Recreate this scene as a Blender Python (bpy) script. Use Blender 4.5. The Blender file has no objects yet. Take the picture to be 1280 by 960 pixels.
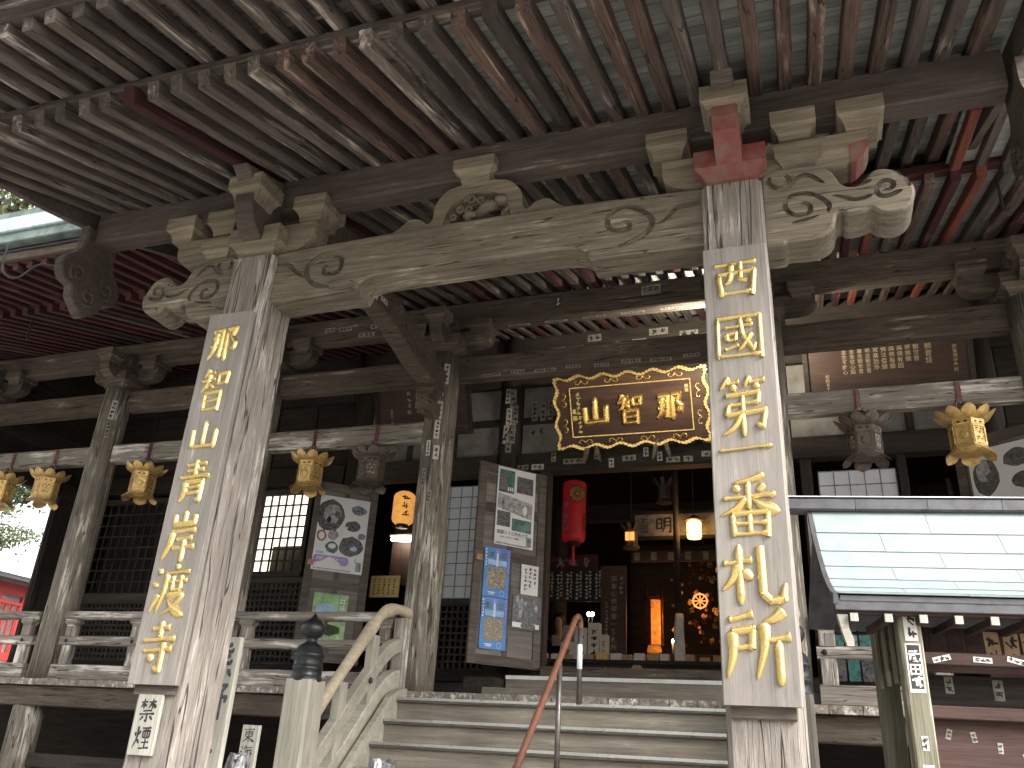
import bpy, bmesh, math, random
from mathutils import Matrix, Vector, Euler, noise as mnoise
from mathutils.geometry import tessellate_polygon
R = math.radians
rnd = random.Random(7)
SC = bpy.context.scene
COL = SC.collection

# ---------------------------------------------------------------- camera, sky, sun, exposure
cam_data = bpy.data.cameras.new('camera')
cam_data.sensor_width = 36.0
cam_data.lens = 1048.666 / 1280 * 36
cam_data.clip_start = 0.05
cam_data.clip_end = 3000
cam = bpy.data.objects.new('camera', cam_data)
COL.objects.link(cam)
_r = ((0.94560623, -0.08392068, -0.31430267), (0.32074576, 0.40184688, 0.85769531), (0.05432317, -0.91185328, 0.40690611))
cam.matrix_world = Matrix(((_r[0][0], -_r[0][1], -_r[0][2], 0), (_r[1][0], -_r[1][1], -_r[1][2], 0),
                           (_r[2][0], -_r[2][1], -_r[2][2], 0), (0, 0, 0, 1)))
SC.camera = cam

SUN_ELEV, SUN_AZ = R(38), R(66)          # azimuth measured from -Y (behind the camera) towards +X
sun_dir = Vector((math.sin(SUN_AZ) * math.cos(SUN_ELEV), -math.cos(SUN_AZ) * math.cos(SUN_ELEV), math.sin(SUN_ELEV)))
world = bpy.data.worlds.new('World')
SC.world = world
world.use_nodes = True
wn = world.node_tree
sky = wn.nodes.new('ShaderNodeTexSky')
sky.sky_type = 'NISHITA'
sky.sun_disc = False
sky.sun_elevation = SUN_ELEV
sky.sun_rotation = math.atan2(sun_dir.x, sun_dir.y)
sky.air_density = 1.0
sky.dust_density = 6.0
sky.ozone_density = 0.6
hs = wn.nodes.new('ShaderNodeHueSaturation')   # overcast: the sky is nearly white
hs.inputs['Saturation'].default_value = 0.25
wn.links.new(sky.outputs[0], hs.inputs['Color'])
bg = wn.nodes['Background']
wn.links.new(hs.outputs[0], bg.inputs['Color'])
bg.inputs['Strength'].default_value = 0.15
sun_data = bpy.data.lights.new('sun', 'SUN')
sun_data.energy = 0.95
sun_data.angle = R(20)
sun_data.color = (1.0, 0.95, 0.88)
sun = bpy.data.objects.new('sun', sun_data)
COL.objects.link(sun)
sun.rotation_euler = (-sun_dir).to_track_quat('-Z', 'Y').to_euler()
vs = SC.view_settings
vs.view_transform = 'Standard'
vs.look = 'None'
vs.exposure = 2.05
vs.gamma = 1.0
vs.use_curve_mapping = False
SC.cycles.max_bounces = 5
SC.cycles.diffuse_bounces = 4
SC.cycles.use_light_tree = True
SC.cycles.use_adaptive_sampling = True
SC.cycles.adaptive_threshold = 0.02
SC.cycles.glossy_bounces = 3
SC.cycles.transmission_bounces = 3
SC.cycles.use_denoising = True

# ---------------------------------------------------------------- materials
MATS = {}
def new_mat(name):
    m = bpy.data.materials.new(name); m.use_nodes = True
    nt = m.node_tree; b = nt.nodes['Principled BSDF']
    return m, nt, b
def N(nt, t, **kw):
    n = nt.nodes.new(t)
    for k, v in kw.items():
        if k.startswith('i_'): n.inputs[k[2:].replace('_', ' ')].default_value = v
        else: setattr(n, k, v)
    return n
def ramp(nt, fac, stops):
    r = nt.nodes.new('ShaderNodeValToRGB'); e = r.color_ramp.elements
    while len(e) < len(stops): e.new(0.5)
    for el, (p, c) in zip(e, stops):
        el.position = p
        el.color = (c, c, c, 1) if isinstance(c, (int, float)) else (*c, 1)
    nt.links.new(fac, r.inputs[0]); return r.outputs[0]
def mixc(nt, fac, a, b, mode='MIX'):
    m = nt.nodes.new('ShaderNodeMix'); m.data_type = 'RGBA'; m.blend_type = mode
    for s, v in ((m.inputs['Factor'], fac), (m.inputs['A'], a), (m.inputs['B'], b)):
        if isinstance(v, (int, float)): s.default_value = v
        elif isinstance(v, (tuple, list)): s.default_value = (*v[:3], 1)
        else: nt.links.new(v, s)
    return m.outputs['Result']
def mth(nt, op, a, b=0.0):
    m = nt.nodes.new('ShaderNodeMath'); m.operation = op
    for s, v in ((m.inputs[0], a), (m.inputs[1], b)):
        if isinstance(v, (int, float)): s.default_value = v
        else: nt.links.new(v, s)
    return m.outputs[0]
def coords(nt, scale, rot=(0, 0, 0)):
    tc = nt.nodes.new('ShaderNodeTexCoord'); oi = nt.nodes.new('ShaderNodeObjectInfo')
    add = nt.nodes.new('ShaderNodeVectorMath'); add.operation = 'ADD'
    mul = mth(nt, 'MULTIPLY', oi.outputs['Random'], 37.0)
    nt.links.new(tc.outputs['Object'], add.inputs[0]); nt.links.new(mul, add.inputs[1])
    mp = nt.nodes.new('ShaderNodeMapping'); mp.inputs['Scale'].default_value = scale; mp.inputs['Rotation'].default_value = rot
    nt.links.new(add.outputs[0], mp.inputs[0])
    return mp.outputs[0], oi.outputs['Random']
def wood(name, dark, light, patch=None, patch_amt=0.5, rough=0.85, grain=1.0, bump=0.5, crack=0.0, vary=0.35, spec=0.25):
    """grain runs along the object's own X axis"""
    m, nt, b = new_mat(name)
    c1, rand = coords(nt, (0.9 * grain, 11 * grain, 11 * grain))
    n1 = N(nt, 'ShaderNodeTexNoise', i_Scale=1.6, i_Detail=5.0, i_Roughness=0.66, i_Distortion=0.45)
    nt.links.new(c1, n1.inputs['Vector'])
    c2, _ = coords(nt, (3.0 * grain, 95 * grain, 95 * grain))
    n2 = N(nt, 'ShaderNodeTexNoise', i_Scale=1.0, i_Detail=3.0, i_Roughness=0.7, i_Distortion=0.3)
    nt.links.new(c2, n2.inputs['Vector'])
    c3, _ = coords(nt, (0.9, 2.2, 2.2))
    n3 = N(nt, 'ShaderNodeTexNoise', i_Scale=1.3, i_Detail=4.0, i_Roughness=0.62)
    nt.links.new(c3, n3.inputs['Vector'])
    col = ramp(nt, n1.outputs[0], [(0.25, dark), (0.50, tuple((a + c) / 2 for a, c in zip(dark, light))), (0.74, light)])
    col = mixc(nt, ramp(nt, n3.outputs[0], [(0.35, 0.42), (0.62, 0.0)]), col, tuple(x * 0.55 for x in dark))
    col = mixc(nt, ramp(nt, n2.outputs[0], [(0.30, 0.5), (0.52, 0.0)]), col, tuple(x * 0.45 for x in dark))
    if patch:
        mx = mth(nt, 'ADD', mth(nt, 'MULTIPLY', n1.outputs[0], 0.55), mth(nt, 'MULTIPLY', n3.outputs[0], 0.45))
        t = 0.62 - 0.16 * patch_amt
        col = mixc(nt, ramp(nt, mx, [(t, 0.0), (t + 0.07, 0.85)]), col, patch)
    h = mth(nt, 'ADD', mth(nt, 'MULTIPLY', n2.outputs[0], 0.6), mth(nt, 'MULTIPLY', n1.outputs[0], 0.8))
    if crack:
        c4, _ = coords(nt, (0.55, 13, 13))
        n4 = N(nt, 'ShaderNodeTexNoise', i_Scale=1.0, i_Detail=2.0, i_Roughness=0.5, i_Distortion=0.4)
        nt.links.new(c4, n4.inputs['Vector'])
        d = mth(nt, 'ABSOLUTE', mth(nt, 'SUBTRACT', n4.outputs[0], 0.52))
        ck = ramp(nt, d, [(0.004 * crack, 1.0), (0.018 * crack, 0.0)])
        col = mixc(nt, mth(nt, 'MULTIPLY', ck, 0.9), col, tuple(x * 0.2 for x in dark))
        h = mth(nt, 'SUBTRACT', h, mth(nt, 'MULTIPLY', ck, 1.6))
    v = mth(nt, 'ADD', mth(nt, 'MULTIPLY', rand, vary), 1.0 - vary * 0.5)
    cm = nt.nodes.new('ShaderNodeCombineColor')
    for i in range(3): nt.links.new(v, cm.inputs[i])
    col = mixc(nt, 1.0, col, cm.outputs[0], 'MULTIPLY')
    nt.links.new(col, b.inputs['Base Color'])
    b.inputs['Roughness'].default_value = rough
    b.inputs['Specular IOR Level'].default_value = spec
    bp = N(nt, 'ShaderNodeBump', i_Strength=bump, i_Distance=0.012)
    nt.links.new(h, bp.inputs['Height']); nt.links.new(bp.outputs[0], b.inputs['Normal'])
    MATS[name] = m; return m
def plain(name, col, rough=0.6, metal=0.0, var=0.25, scale=14.0, bump=0.08, emit=None, estr=0.0, spec=0.4, dark=None):
    m, nt, b = new_mat(name)
    c, _ = coords(nt, (scale,) * 3)
    n = N(nt, 'ShaderNodeTexNoise', i_Scale=1.0, i_Detail=5.0, i_Roughness=0.6)
    nt.links.new(c, n.inputs['Vector'])
    dk = dark or tuple(x * (1 - var * 1.6) for x in col)
    nt.links.new(ramp(nt, n.outputs[0], [(0.32, dk), (0.62, col)]), b.inputs['Base Color'])
    nt.links.new(ramp(nt, n.outputs[0], [(0.3, min(1, rough + 0.15)), (0.7, max(0.05, rough - 0.1))]), b.inputs['Roughness'])
    b.inputs['Metallic'].default_value = metal
    b.inputs['Specular IOR Level'].default_value = spec
    if bump:
        bp = N(nt, 'ShaderNodeBump', i_Strength=bump, i_Distance=0.01)
        nt.links.new(n.outputs[0], bp.inputs['Height']); nt.links.new(bp.outputs[0], b.inputs['Normal'])
    if emit:
        b.inputs['Emission Color'].default_value = (*emit, 1); b.inputs['Emission Strength'].default_value = estr
    MATS[name] = m; return m

wood('pillar_wood', (0.15, 0.13, 0.112), (0.36, 0.325, 0.285), patch=(0.46, 0.43, 0.39), patch_amt=0.4, crack=0.8, bump=0.9, vary=0.1, grain=2.0)
wood('pillar_wood_side', (0.13, 0.11, 0.095), (0.36, 0.32, 0.275), crack=1.3, bump=0.9)
wood('beam_wood', (0.085, 0.070, 0.052), (0.255, 0.215, 0.160), patch=(0.36, 0.32, 0.26), patch_amt=0.25, crack=0.5, bump=0.5, vary=0.12, grain=1.7)
wood('bracket_wood', (0.10, 0.082, 0.058), (0.29, 0.245, 0.175), bump=0.5, vary=0.3)
wood('purlin_wood', (0.045, 0.035, 0.029), (0.12, 0.094, 0.078), bump=0.5, patch=(0.24, 0.20, 0.17), patch_amt=0.12, grain=1.5)
wood('rafter_wood', (0.036, 0.029, 0.025), (0.125, 0.10, 0.084), patch=(0.30, 0.255, 0.215), patch_amt=0.2, bump=0.6, vary=0.7, crack=0.5)
wood('rafter_wood_pale', (0.06, 0.048, 0.04), (0.17, 0.14, 0.118), patch=(0.36, 0.31, 0.27), patch_amt=0.5, bump=0.7, vary=0.5, crack=0.6)
wood('rafter_wood_ruddy', (0.045, 0.028, 0.022), (0.15, 0.10, 0.078), patch=(0.30, 0.22, 0.17), patch_amt=0.35, bump=0.7, vary=0.6, crack=0.6)
wood('rafter_red', (0.032, 0.014, 0.014), (0.092, 0.026, 0.025), patch=(0.14, 0.095, 0.085), patch_amt=0.3, bump=0.4, vary=0.6)
wood('rafter_orange', (0.09, 0.03, 0.02), (0.26, 0.07, 0.042), bump=0.4)
wood('roof_board_wood', (0.17, 0.18, 0.165), (0.34, 0.355, 0.33), bump=0.25, vary=0.45)
wood('hall_wood', (0.05, 0.039, 0.030), (0.155, 0.122, 0.092), patch=(0.30, 0.255, 0.20), patch_amt=0.2, crack=0.5, bump=0.5, vary=0.3, grain=1.4)
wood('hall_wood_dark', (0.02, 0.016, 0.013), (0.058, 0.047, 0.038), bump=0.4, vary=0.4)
wood('worn_wood', (0.15, 0.13, 0.11), (0.36, 0.325, 0.28), patch=(0.60, 0.57, 0.52), patch_amt=0.55, crack=0.7, bump=0.6, vary=0.15)
wood('column_wood', (0.085, 0.073, 0.058), (0.26, 0.23, 0.185), patch=(0.43, 0.41, 0.34), patch_amt=0.5, crack=0.7, bump=0.8, vary=0.25, grain=1.6)
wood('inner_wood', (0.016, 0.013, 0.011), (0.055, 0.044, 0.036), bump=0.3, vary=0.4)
wood('lattice_wood', (0.035, 0.03, 0.025), (0.09, 0.077, 0.065), bump=0.3, vary=0.3)
wood('sign_board_wood', (0.17, 0.153, 0.134), (0.265, 0.243, 0.217), patch=(0.50, 0.485, 0.46), patch_amt=0.12, bump=0.18, vary=0.04, grain=0.8, rough=0.6)
wood('pale_sign_wood', (0.25, 0.245, 0.205), (0.40, 0.39, 0.335), bump=0.2, vary=0.1)
wood('stair_wood', (0.16, 0.14, 0.112), (0.32, 0.288, 0.238), patch=(0.40, 0.36, 0.30), patch_amt=0.2, bump=0.45, vary=0.25, grain=0.8)
wood('rail_wood', (0.25, 0.235, 0.19), (0.39, 0.37, 0.305), bump=0.25, vary=0.15, grain=0.7)
wood('handrail_wood', (0.30, 0.25, 0.17), (0.52, 0.45, 0.33), bump=0.3, vary=0.1)
wood('door_wood', (0.08, 0.066, 0.055), (0.19, 0.165, 0.14), bump=0.35, vary=0.3)
wood('stand_post_wood', (0.075, 0.07, 0.045), (0.19, 0.18, 0.135), patch=(0.36, 0.34, 0.28), patch_amt=0.2, bump=0.4)
wood('door_panel_wood', (0.15, 0.135, 0.12), (0.30, 0.27, 0.24), bump=0.3, vary=0.2)
wood('stand_red_wood', (0.03, 0.018, 0.015), (0.075, 0.043, 0.035), bump=0.3)
wood('plaque_wood', (0.045, 0.022, 0.014), (0.11, 0.06, 0.038), bump=0.15, rough=0.45, grain=0.6, vary=0.1)
wood('text_plaque_wood', (0.045, 0.026, 0.02), (0.09, 0.054, 0.042), bump=0.1, rough=0.55)
plain('red_paint', (0.15, 0.026, 0.025), 0.8, var=0.3, scale=6, bump=0.3, dark=(0.15, 0.095, 0.072))
plain('gold_leaf', (0.62, 0.46, 0.17), 0.30, metal=0.8, var=0.12, scale=30)
plain('gold_bright', (0.90, 0.62, 0.20), 0.25, metal=0.85, var=0.1, scale=30)
plain('lantern_gold', (0.62, 0.42, 0.16), 0.42, metal=0.6, var=0.25, scale=18)
plain('lantern_bronze', (0.13, 0.105, 0.085), 0.5, metal=0.5, var=0.3, scale=18)
plain('hole_black', (0.006, 0.006, 0.006), 0.9, var=0, bump=0)
plain('ink', (0.018, 0.018, 0.02), 0.7, var=0.2, bump=0)
plain('ink_faded', (0.06, 0.065, 0.075), 0.8, var=0.3, bump=0)
plain('paper', (0.50, 0.48, 0.43), 0.8, var=0.12, scale=6, bump=0.05)
plain('paper_aged', (0.26, 0.24, 0.20), 0.85, var=0.3, scale=12, bump=0.05)
plain('poster_white', (0.72, 0.72, 0.72), 0.4, var=0.05, scale=4, bump=0.15)
plain('poster_blue', (0.03, 0.22, 0.60), 0.35, var=0.1, scale=4, bump=0.15)
plain('poster_sky', (0.35, 0.55, 0.75), 0.4, var=0.2, bump=0)
plain('poster_sand', (0.42, 0.36, 0.25), 0.5, var=0.5, scale=55, bump=0)
plain('poster_green', (0.10, 0.30, 0.07), 0.35, var=0.5, scale=9, bump=0, dark=(0.35, 0.55, 0.25))
plain('poster_purple', (0.33, 0.22, 0.55), 0.4, var=0.1, bump=0)
plain('photo_dark', (0.13, 0.13, 0.13), 0.35, var=0.6, scale=28, bump=0, dark=(0.02, 0.02, 0.022))
plain('photo_grey', (0.42, 0.42, 0.43), 0.4, var=0.4, scale=20, bump=0)
plain('photo_teal', (0.06, 0.20, 0.17), 0.35, var=0.5, scale=20, bump=0)
plain('photo_red', (0.38, 0.12, 0.08), 0.4, var=0.3, bump=0)
plain('photo_bluegrey', (0.22, 0.30, 0.36), 0.4, var=0.5, scale=22, bump=0)
plain('shoji_paper', (0.62, 0.64, 0.70), 0.75, var=0.06, scale=3, bump=0)
plain('plaster', (0.20, 0.19, 0.17), 0.9, var=0.3, scale=3, bump=0.1)
plain('bronze_black', (0.045, 0.05, 0.05), 0.38, metal=0.75, var=0.35, scale=14)
plain('steel', (0.62, 0.62, 0.60), 0.32, metal=0.9, var=0.15, scale=10)
plain('steel_dark', (0.16, 0.15, 0.14), 0.42, metal=0.7, var=0.3, scale=12)
plain('rail_brown', (0.16, 0.07, 0.045), 0.42, var=0.2, scale=6, bump=0.03)
plain('white_tape', (0.75, 0.75, 0.75), 0.5, var=0.05)
plain('strap_red', (0.15, 0.05, 0.05), 0.7, var=0.3)
plain('red_lantern', (0.24, 0.012, 0.02), 0.5, var=0.15, bump=0.1, emit=(0.6, 0.02, 0.03), estr=0.03)
plain('lantern_paper_lit', (0.7, 0.35, 0.08), 0.7, var=0.3, scale=9, emit=(1.0, 0.45, 0.10), estr=0.16)
plain('lamp_glow', (0.9, 0.6, 0.2), 0.6, var=0.1, emit=(1.0, 0.50, 0.12), estr=3.0)
plain('tube_glow', (0.9, 0.9, 0.85), 0.6, var=0, bump=0, emit=(1.0, 0.93, 0.75), estr=9.0)
plain('lamp_and_wheel_glow', (0.8, 0.3, 0.1), 0.6, var=0.2, emit=(1.0, 0.32, 0.08), estr=0.4)
plain('painted_glow_orange', (0.6, 0.2, 0.03), 0.5, var=0.5, scale=10, emit=(1.0, 0.30, 0.03), estr=0.09)
plain('bulb', (1, 0.9, 0.7), 0.5, var=0, bump=0, emit=(1.0, 0.8, 0.5), estr=14.0)
plain('lit_screen', (0.75, 0.72, 0.60), 0.8, var=0.08, scale=3, bump=0, emit=(1.0, 0.93, 0.70), estr=0.5)
plain('altar_red', (0.10, 0.028, 0.012), 0.5, var=0.4, scale=14, bump=0.2)
plain('gold_dim', (0.22, 0.10, 0.035), 0.35, metal=0.6, var=0.4)
plain('gold_faded', (0.36, 0.30, 0.18), 0.6, metal=0.1, var=0.2, bump=0)
plain('box_white', (0.55, 0.53, 0.47), 0.7, var=0.1)
plain('box_tan', (0.40, 0.26, 0.15), 0.7, var=0.2)
plain('cloth_white', (0.55, 0.55, 0.53), 0.9, var=0.2)
plain('cloth_navy', (0.015, 0.02, 0.04), 0.9, var=0.3)
plain('cloth_black', (0.012, 0.012, 0.014), 0.9, var=0.3)
plain('skin', (0.24, 0.14, 0.10), 0.6, var=0.1)
plain('hair', (0.01, 0.009, 0.008), 0.5, var=0.2)
plain('copper_roof', (0.215, 0.255, 0.255), 0.5, var=0.14, scale=7, bump=0.08, dark=(0.17, 0.21, 0.21), spec=0.4)
plain('ridge_metal', (0.06, 0.06, 0.066), 0.5, var=0.3, scale=9)
plain('roof_copper_dark', (0.12, 0.16, 0.145), 0.6, var=0.4, scale=5)
plain('roof_copper_pale', (0.36, 0.46, 0.48), 0.5, var=0.3, scale=6)
plain('teal_sticker', (0.06, 0.16, 0.20), 0.5, var=0.2)
plain('foil', (0.30, 0.30, 0.31), 0.22, metal=0.6, var=0.9, scale=25, bump=0.5, dark=(0.02, 0.02, 0.022))
plain('stone', (0.36, 0.345, 0.32), 0.85, var=0.3, scale=2.5, bump=0.3)
plain('vermilion', (0.28, 0.02, 0.015), 0.6, var=0.15)
plain('white_paint', (0.72, 0.72, 0.70), 0.7, var=0.08)
plain('black_tile', (0.04, 0.04, 0.045), 0.5, var=0.3)
plain('leaf_green', (0.055, 0.095, 0.03), 0.6, var=0.5, scale=3, bump=0)
plain('leaf_yellow', (0.10, 0.13, 0.035), 0.6, var=0.5, scale=3, bump=0)
plain('bark', (0.10, 0.08, 0.06), 0.9, var=0.4, scale=8, bump=0.5)
plain('added_slope_ground', (0.09, 0.10, 0.05), 0.95, var=0.5, scale=0.6, bump=0.3)
plain('yellow_paper', (0.55, 0.42, 0.14), 0.8, var=0.15)
plain('chrysanthemum_gold', (0.55, 0.35, 0.12), 0.5, metal=0.3, var=0.2)
def M(n): return MATS[n]
# ---------------------------------------------------------------- mesh helpers
WM = {}                       # world matrix of every object built
def link(o, parent=None, mw=None, local=None):
    COL.objects.link(o)
    if parent is not None:
        o.parent = parent
        if local is not None:
            o.matrix_basis = local; WM[o.name] = WM[parent.name] @ local
        else:
            mw = mw or Matrix()
            o.matrix_parent_inverse = WM[parent.name].inverted(); o.matrix_basis = mw; WM[o.name] = mw
    else:
        mw = mw or Matrix(); o.matrix_basis = mw; WM[o.name] = mw
    return o
def tag(o, label=None, cat=None, group=None, kind=None):
    for k, v in (('label', label), ('category', cat), ('group', group), ('kind', kind)):
        if v: o[k] = v
    return o
def thing(name, label, cat, loc=(0, 0, 0), group=None, rotz=0.0):
    o = bpy.data.objects.new(name, None); o.empty_display_size = 0.2
    link(o, None, Matrix.Translation(loc) @ Matrix.Rotation(rotz, 4, 'Z'))
    return tag(o, label, cat, group)
class Geo:
    def __init__(s): s.v = []; s.f = []; s.m = []; s.mats = []; s.sm = []
    def mi(s, mat):
        if mat not in s.mats: s.mats.append(mat)
        return s.mats.index(mat)
    def add(s, verts, faces, mat, T=None, smooth=False):
        o = len(s.v); k = s.mi(mat)
        s.v += [tuple(T @ Vector(p)) if T else tuple(p) for p in verts]
        for f in faces: s.f.append(tuple(i + o for i in f)); s.m.append(k); s.sm.append(smooth)
        return s
    def box(s, x0, x1, y0, y1, z0, z1, mat, T=None):
        v = [(x, y, z) for x in (x0, x1) for y in (y0, y1) for z in (z0, z1)]
        f = [(0, 1, 3, 2), (4, 6, 7, 5), (0, 4, 5, 1), (2, 3, 7, 6), (0, 2, 6, 4), (1, 5, 7, 3)]
        return s.add(v, f, mat, T)
    def prism(s, pts, y0, y1, mat, T=None, bev=0.0):
        """outline in XZ extruded along Y from y0 (front) to y1; bev chamfers the front rim"""
        n = len(pts); A = sum(pts[i][0] * pts[(i + 1) % n][1] - pts[(i + 1) % n][0] * pts[i][1] for i in range(n))
        if A < 0: pts = pts[::-1]
        loops = []
        if bev:
            ins = []
            for i in range(n):
                p0, p1, p2 = Vector(pts[i - 1]), Vector(pts[i]), Vector(pts[(i + 1) % n])
                a = (p1 - p0).normalized() if (p1 - p0).length > 1e-9 else Vector((1, 0)); b = (p2 - p1).normalized() if (p2 - p1).length > 1e-9 else a
                nn = Vector((-(a.y + b.y), a.x + b.x)); nn = nn.normalized() if nn.length > 1e-6 else Vector((-a.y, a.x))
                ins.append((p1.x + nn.x * bev, p1.y + nn.y * bev))
            loops = [[(p[0], y0, p[1]) for p in ins], [(p[0], y0 + bev, p[1]) for p in pts], [(p[0], y1, p[1]) for p in pts]]
        else: loops = [[(p[0], y0, p[1]) for p in pts], [(p[0], y1, p[1]) for p in pts]]
        v = [p for l in loops for p in l]
        tess = [tuple(q) for q in tessellate_polygon([[Vector((p[0], p[2], 0)) for p in loops[0]]])] if n > 8 else [tuple(range(n))]
        f = list(tess)
        for k in range(len(loops) - 1):
            for i in range(n):
                j = (i + 1) % n; f.append((k * n + i, (k + 1) * n + i, (k + 1) * n + j, k * n + j))
        f += [tuple((len(loops) - 1) * n + i for i in q[::-1]) for q in tess]
        return s.add(v, f, mat, T)
    def flat(s, pts, mat, T=None, z=0.0):
        return s.add([(p[0], p[1], z) for p in pts], [tuple(range(len(pts)))], mat, T)
    def tube(s, pts, r, mat, n=8, T=None, cap=True, smooth=True):
        pts = [Vector(p) for p in pts]; rs = r if isinstance(r, (list, tuple)) else [r] * len(pts)
        v = []; f = []; ref = None
        for i, p in enumerate(pts):
            d = (pts[min(i + 1, len(pts) - 1)] - pts[max(i - 1, 0)]).normalized()
            if ref is None: ref = d.orthogonal().normalized()
            u = (ref - d * ref.dot(d)).normalized(); w = d.cross(u); ref = u
            for k in range(n):
                a = 2 * math.pi * k / n; v.append(p + (u * math.cos(a) + w * math.sin(a)) * rs[i])
        for i in range(len(pts) - 1):
            for k in range(n):
                k2 = (k + 1) % n; f.append((i * n + k, i * n + k2, (i + 1) * n + k2, (i + 1) * n + k))
        if cap: f.append(tuple(range(n - 1, -1, -1))); f.append(tuple((len(pts) - 1) * n + k for k in range(n)))
        return s.add(v, f, mat, T, smooth)
    def lathe(s, prof, mat, n=16, T=None, smooth=True, jit=0.0):
        v = []; f = []
        for (r, z) in prof:
            for k in range(n):
                a = 2 * math.pi * k / n; q = r * (1 + rnd.uniform(-jit, jit)); v.append((q * math.cos(a), q * math.sin(a), z))
        for i in range(len(prof) - 1):
            for k in range(n):
                k2 = (k + 1) % n; f.append((i * n + k, i * n + k2, (i + 1) * n + k2, (i + 1) * n + k))
        f.append(tuple(range(n - 1, -1, -1))); f.append(tuple((len(prof) - 1) * n + k for k in range(n)))
        return s.add(v, f, mat, T, smooth)
    def mesh(s, name):
        me = bpy.data.meshes.new(name); me.from_pydata(s.v, [], s.f)
        for m in s.mats: me.materials.append(M(m))
        me.polygons.foreach_set('material_index', s.m); me.polygons.foreach_set('use_smooth', s.sm)
        me.update(); return me
    def build(s, name, parent=None, mw=None, local=None):
        return link(bpy.data.objects.new(name, s.mesh(name)), parent, mw, local)
def frame_mat(a, b, up=(0, 0, 1)):
    a, b = Vector(a), Vector(b); x = (b - a).normalized(); z = Vector(up); z = z - x * z.dot(x)
    if z.length < 1e-4: z = Vector((0, 1, 0)) - x * x.y
    z.normalize(); y = z.cross(x); c = (a + b) / 2
    return Matrix(((x.x, y.x, z.x, c.x), (x.y, y.y, z.y, c.y), (x.z, y.z, z.z, c.z), (0, 0, 0, 1)))
_bc = {}
def beam_mesh(L, w, h, mat, ch=0.012, seg=1, jit=0.0, seed=0, w1=None, h1=None):
    key = (round(L, 3), w, h, mat, ch, seg, jit, seed, w1, h1)
    if key in _bc: return _bc[key]
    rr = random.Random(seed + 11); v = []; f = []
    for i in range(seg + 1):
        t = i / seg; ww = (w + ((w1 or w) - w) * t) / 2; hh = (h + ((h1 or h) - h) * t) / 2; x = -L / 2 + L * t
        dy, dz = rr.uniform(-jit, jit), rr.uniform(-jit, jit)
        for (y, z) in ((-ww + ch, -hh), (ww - ch, -hh), (ww, -hh + ch), (ww, hh - ch), (ww - ch, hh), (-ww + ch, hh), (-ww, hh - ch), (-ww, -hh + ch)):
            v.append((x, y + dy + rr.uniform(-jit, jit) * 0.4, z + dz + rr.uniform(-jit, jit) * 0.4))
    for i in range(seg):
        for k in range(8):
            k2 = (k + 1) % 8; f.append((i * 8 + k, (i + 1) * 8 + k, (i + 1) * 8 + k2, i * 8 + k2))
    f.append(tuple(range(8))); f.append(tuple(seg * 8 + k for k in range(7, -1, -1)))
    me = bpy.data.meshes.new('beam'); me.from_pydata(v, [], f); me.materials.append(M(mat)); me.update()
    bm = bmesh.new(); bm.from_mesh(me); bmesh.ops.recalc_face_normals(bm, faces=bm.faces); bm.to_mesh(me); bm.free()
    _bc[key] = me; return me
def beam(name, a, b, w, h, mat, parent=None, up=(0, 0, 1), roll=0.0, **kw):
    """a timber from a to b: w across, h along up; local X runs along the grain"""
    a, b = Vector(a), Vector(b)
    me = beam_mesh((b - a).length, w, h, mat, **kw)
    mw = frame_mat(a, b, up)
    if roll: mw = mw @ Matrix.Rotation(roll, 4, 'X')
    return link(bpy.data.objects.new(name, me), parent, mw)
def bx(name, x0, x1, y0, y1, z0, z1, mat, parent=None, axis=None, ch=0.008, **kw):
    """box by extents, grain along its longest side (or axis)"""
    d = [x1 - x0, y1 - y0, z1 - z0]; c = [(x0 + x1) / 2, (y0 + y1) / 2, (z0 + z1) / 2]
    ax = 'XYZ'.index(axis) if axis else d.index(max(d))
    ch = min(ch, min(d) * 0.2)
    a = c[:]; b = c[:]; a[ax] -= d[ax] / 2; b[ax] += d[ax] / 2
    if ax == 0: return beam(name, a, b, d[1], d[2], mat, parent, ch=ch, **kw)
    if ax == 1: return beam(name, a, b, d[0], d[2], mat, parent, ch=ch, **kw)
    return beam(name, a, b, d[0], d[1], mat, parent, up=(0, 1, 0), ch=ch, **kw)
def vpost(name, x, y, z0, z1, w, d, mat, parent=None, ch=0.02, **kw):
    return beam(name, (x, y, z0), (x, y, z1), w, d, mat, parent, up=(0, 1, 0), ch=ch, **kw)
def round_post(name, x, y, z0, z1, r0, r1, mat, parent=None, n=20, seg=8, jit=0.004, seed=0):
    rr = random.Random(seed); L = z1 - z0; v = []; f = []
    for i in range(seg + 1):
        t = i / seg; r = r0 + (r1 - r0) * t; dx, dy = rr.uniform(-jit, jit), rr.uniform(-jit, jit)
        for k in range(n):
            a = 2 * math.pi * k / n; q = r + rr.uniform(-jit, jit) * 0.7
            v.append((L * t, math.cos(a) * q + dx, math.sin(a) * q + dy))
    for i in range(seg):
        for k in range(n):
            k2 = (k + 1) % n; f.append((i * n + k, i * n + k2, (i + 1) * n + k2, (i + 1) * n + k))
    f.append(tuple(range(n - 1, -1, -1))); f.append(tuple(seg * n + k for k in range(n)))
    g = Geo(); g.add(v, f, mat, smooth=True)
    mw = Matrix(((0, 1, 0, x), (0, 0, 1, y), (1, 0, 0, z0), (0, 0, 0, 1)))
    return g.build(name, parent, mw)
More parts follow.
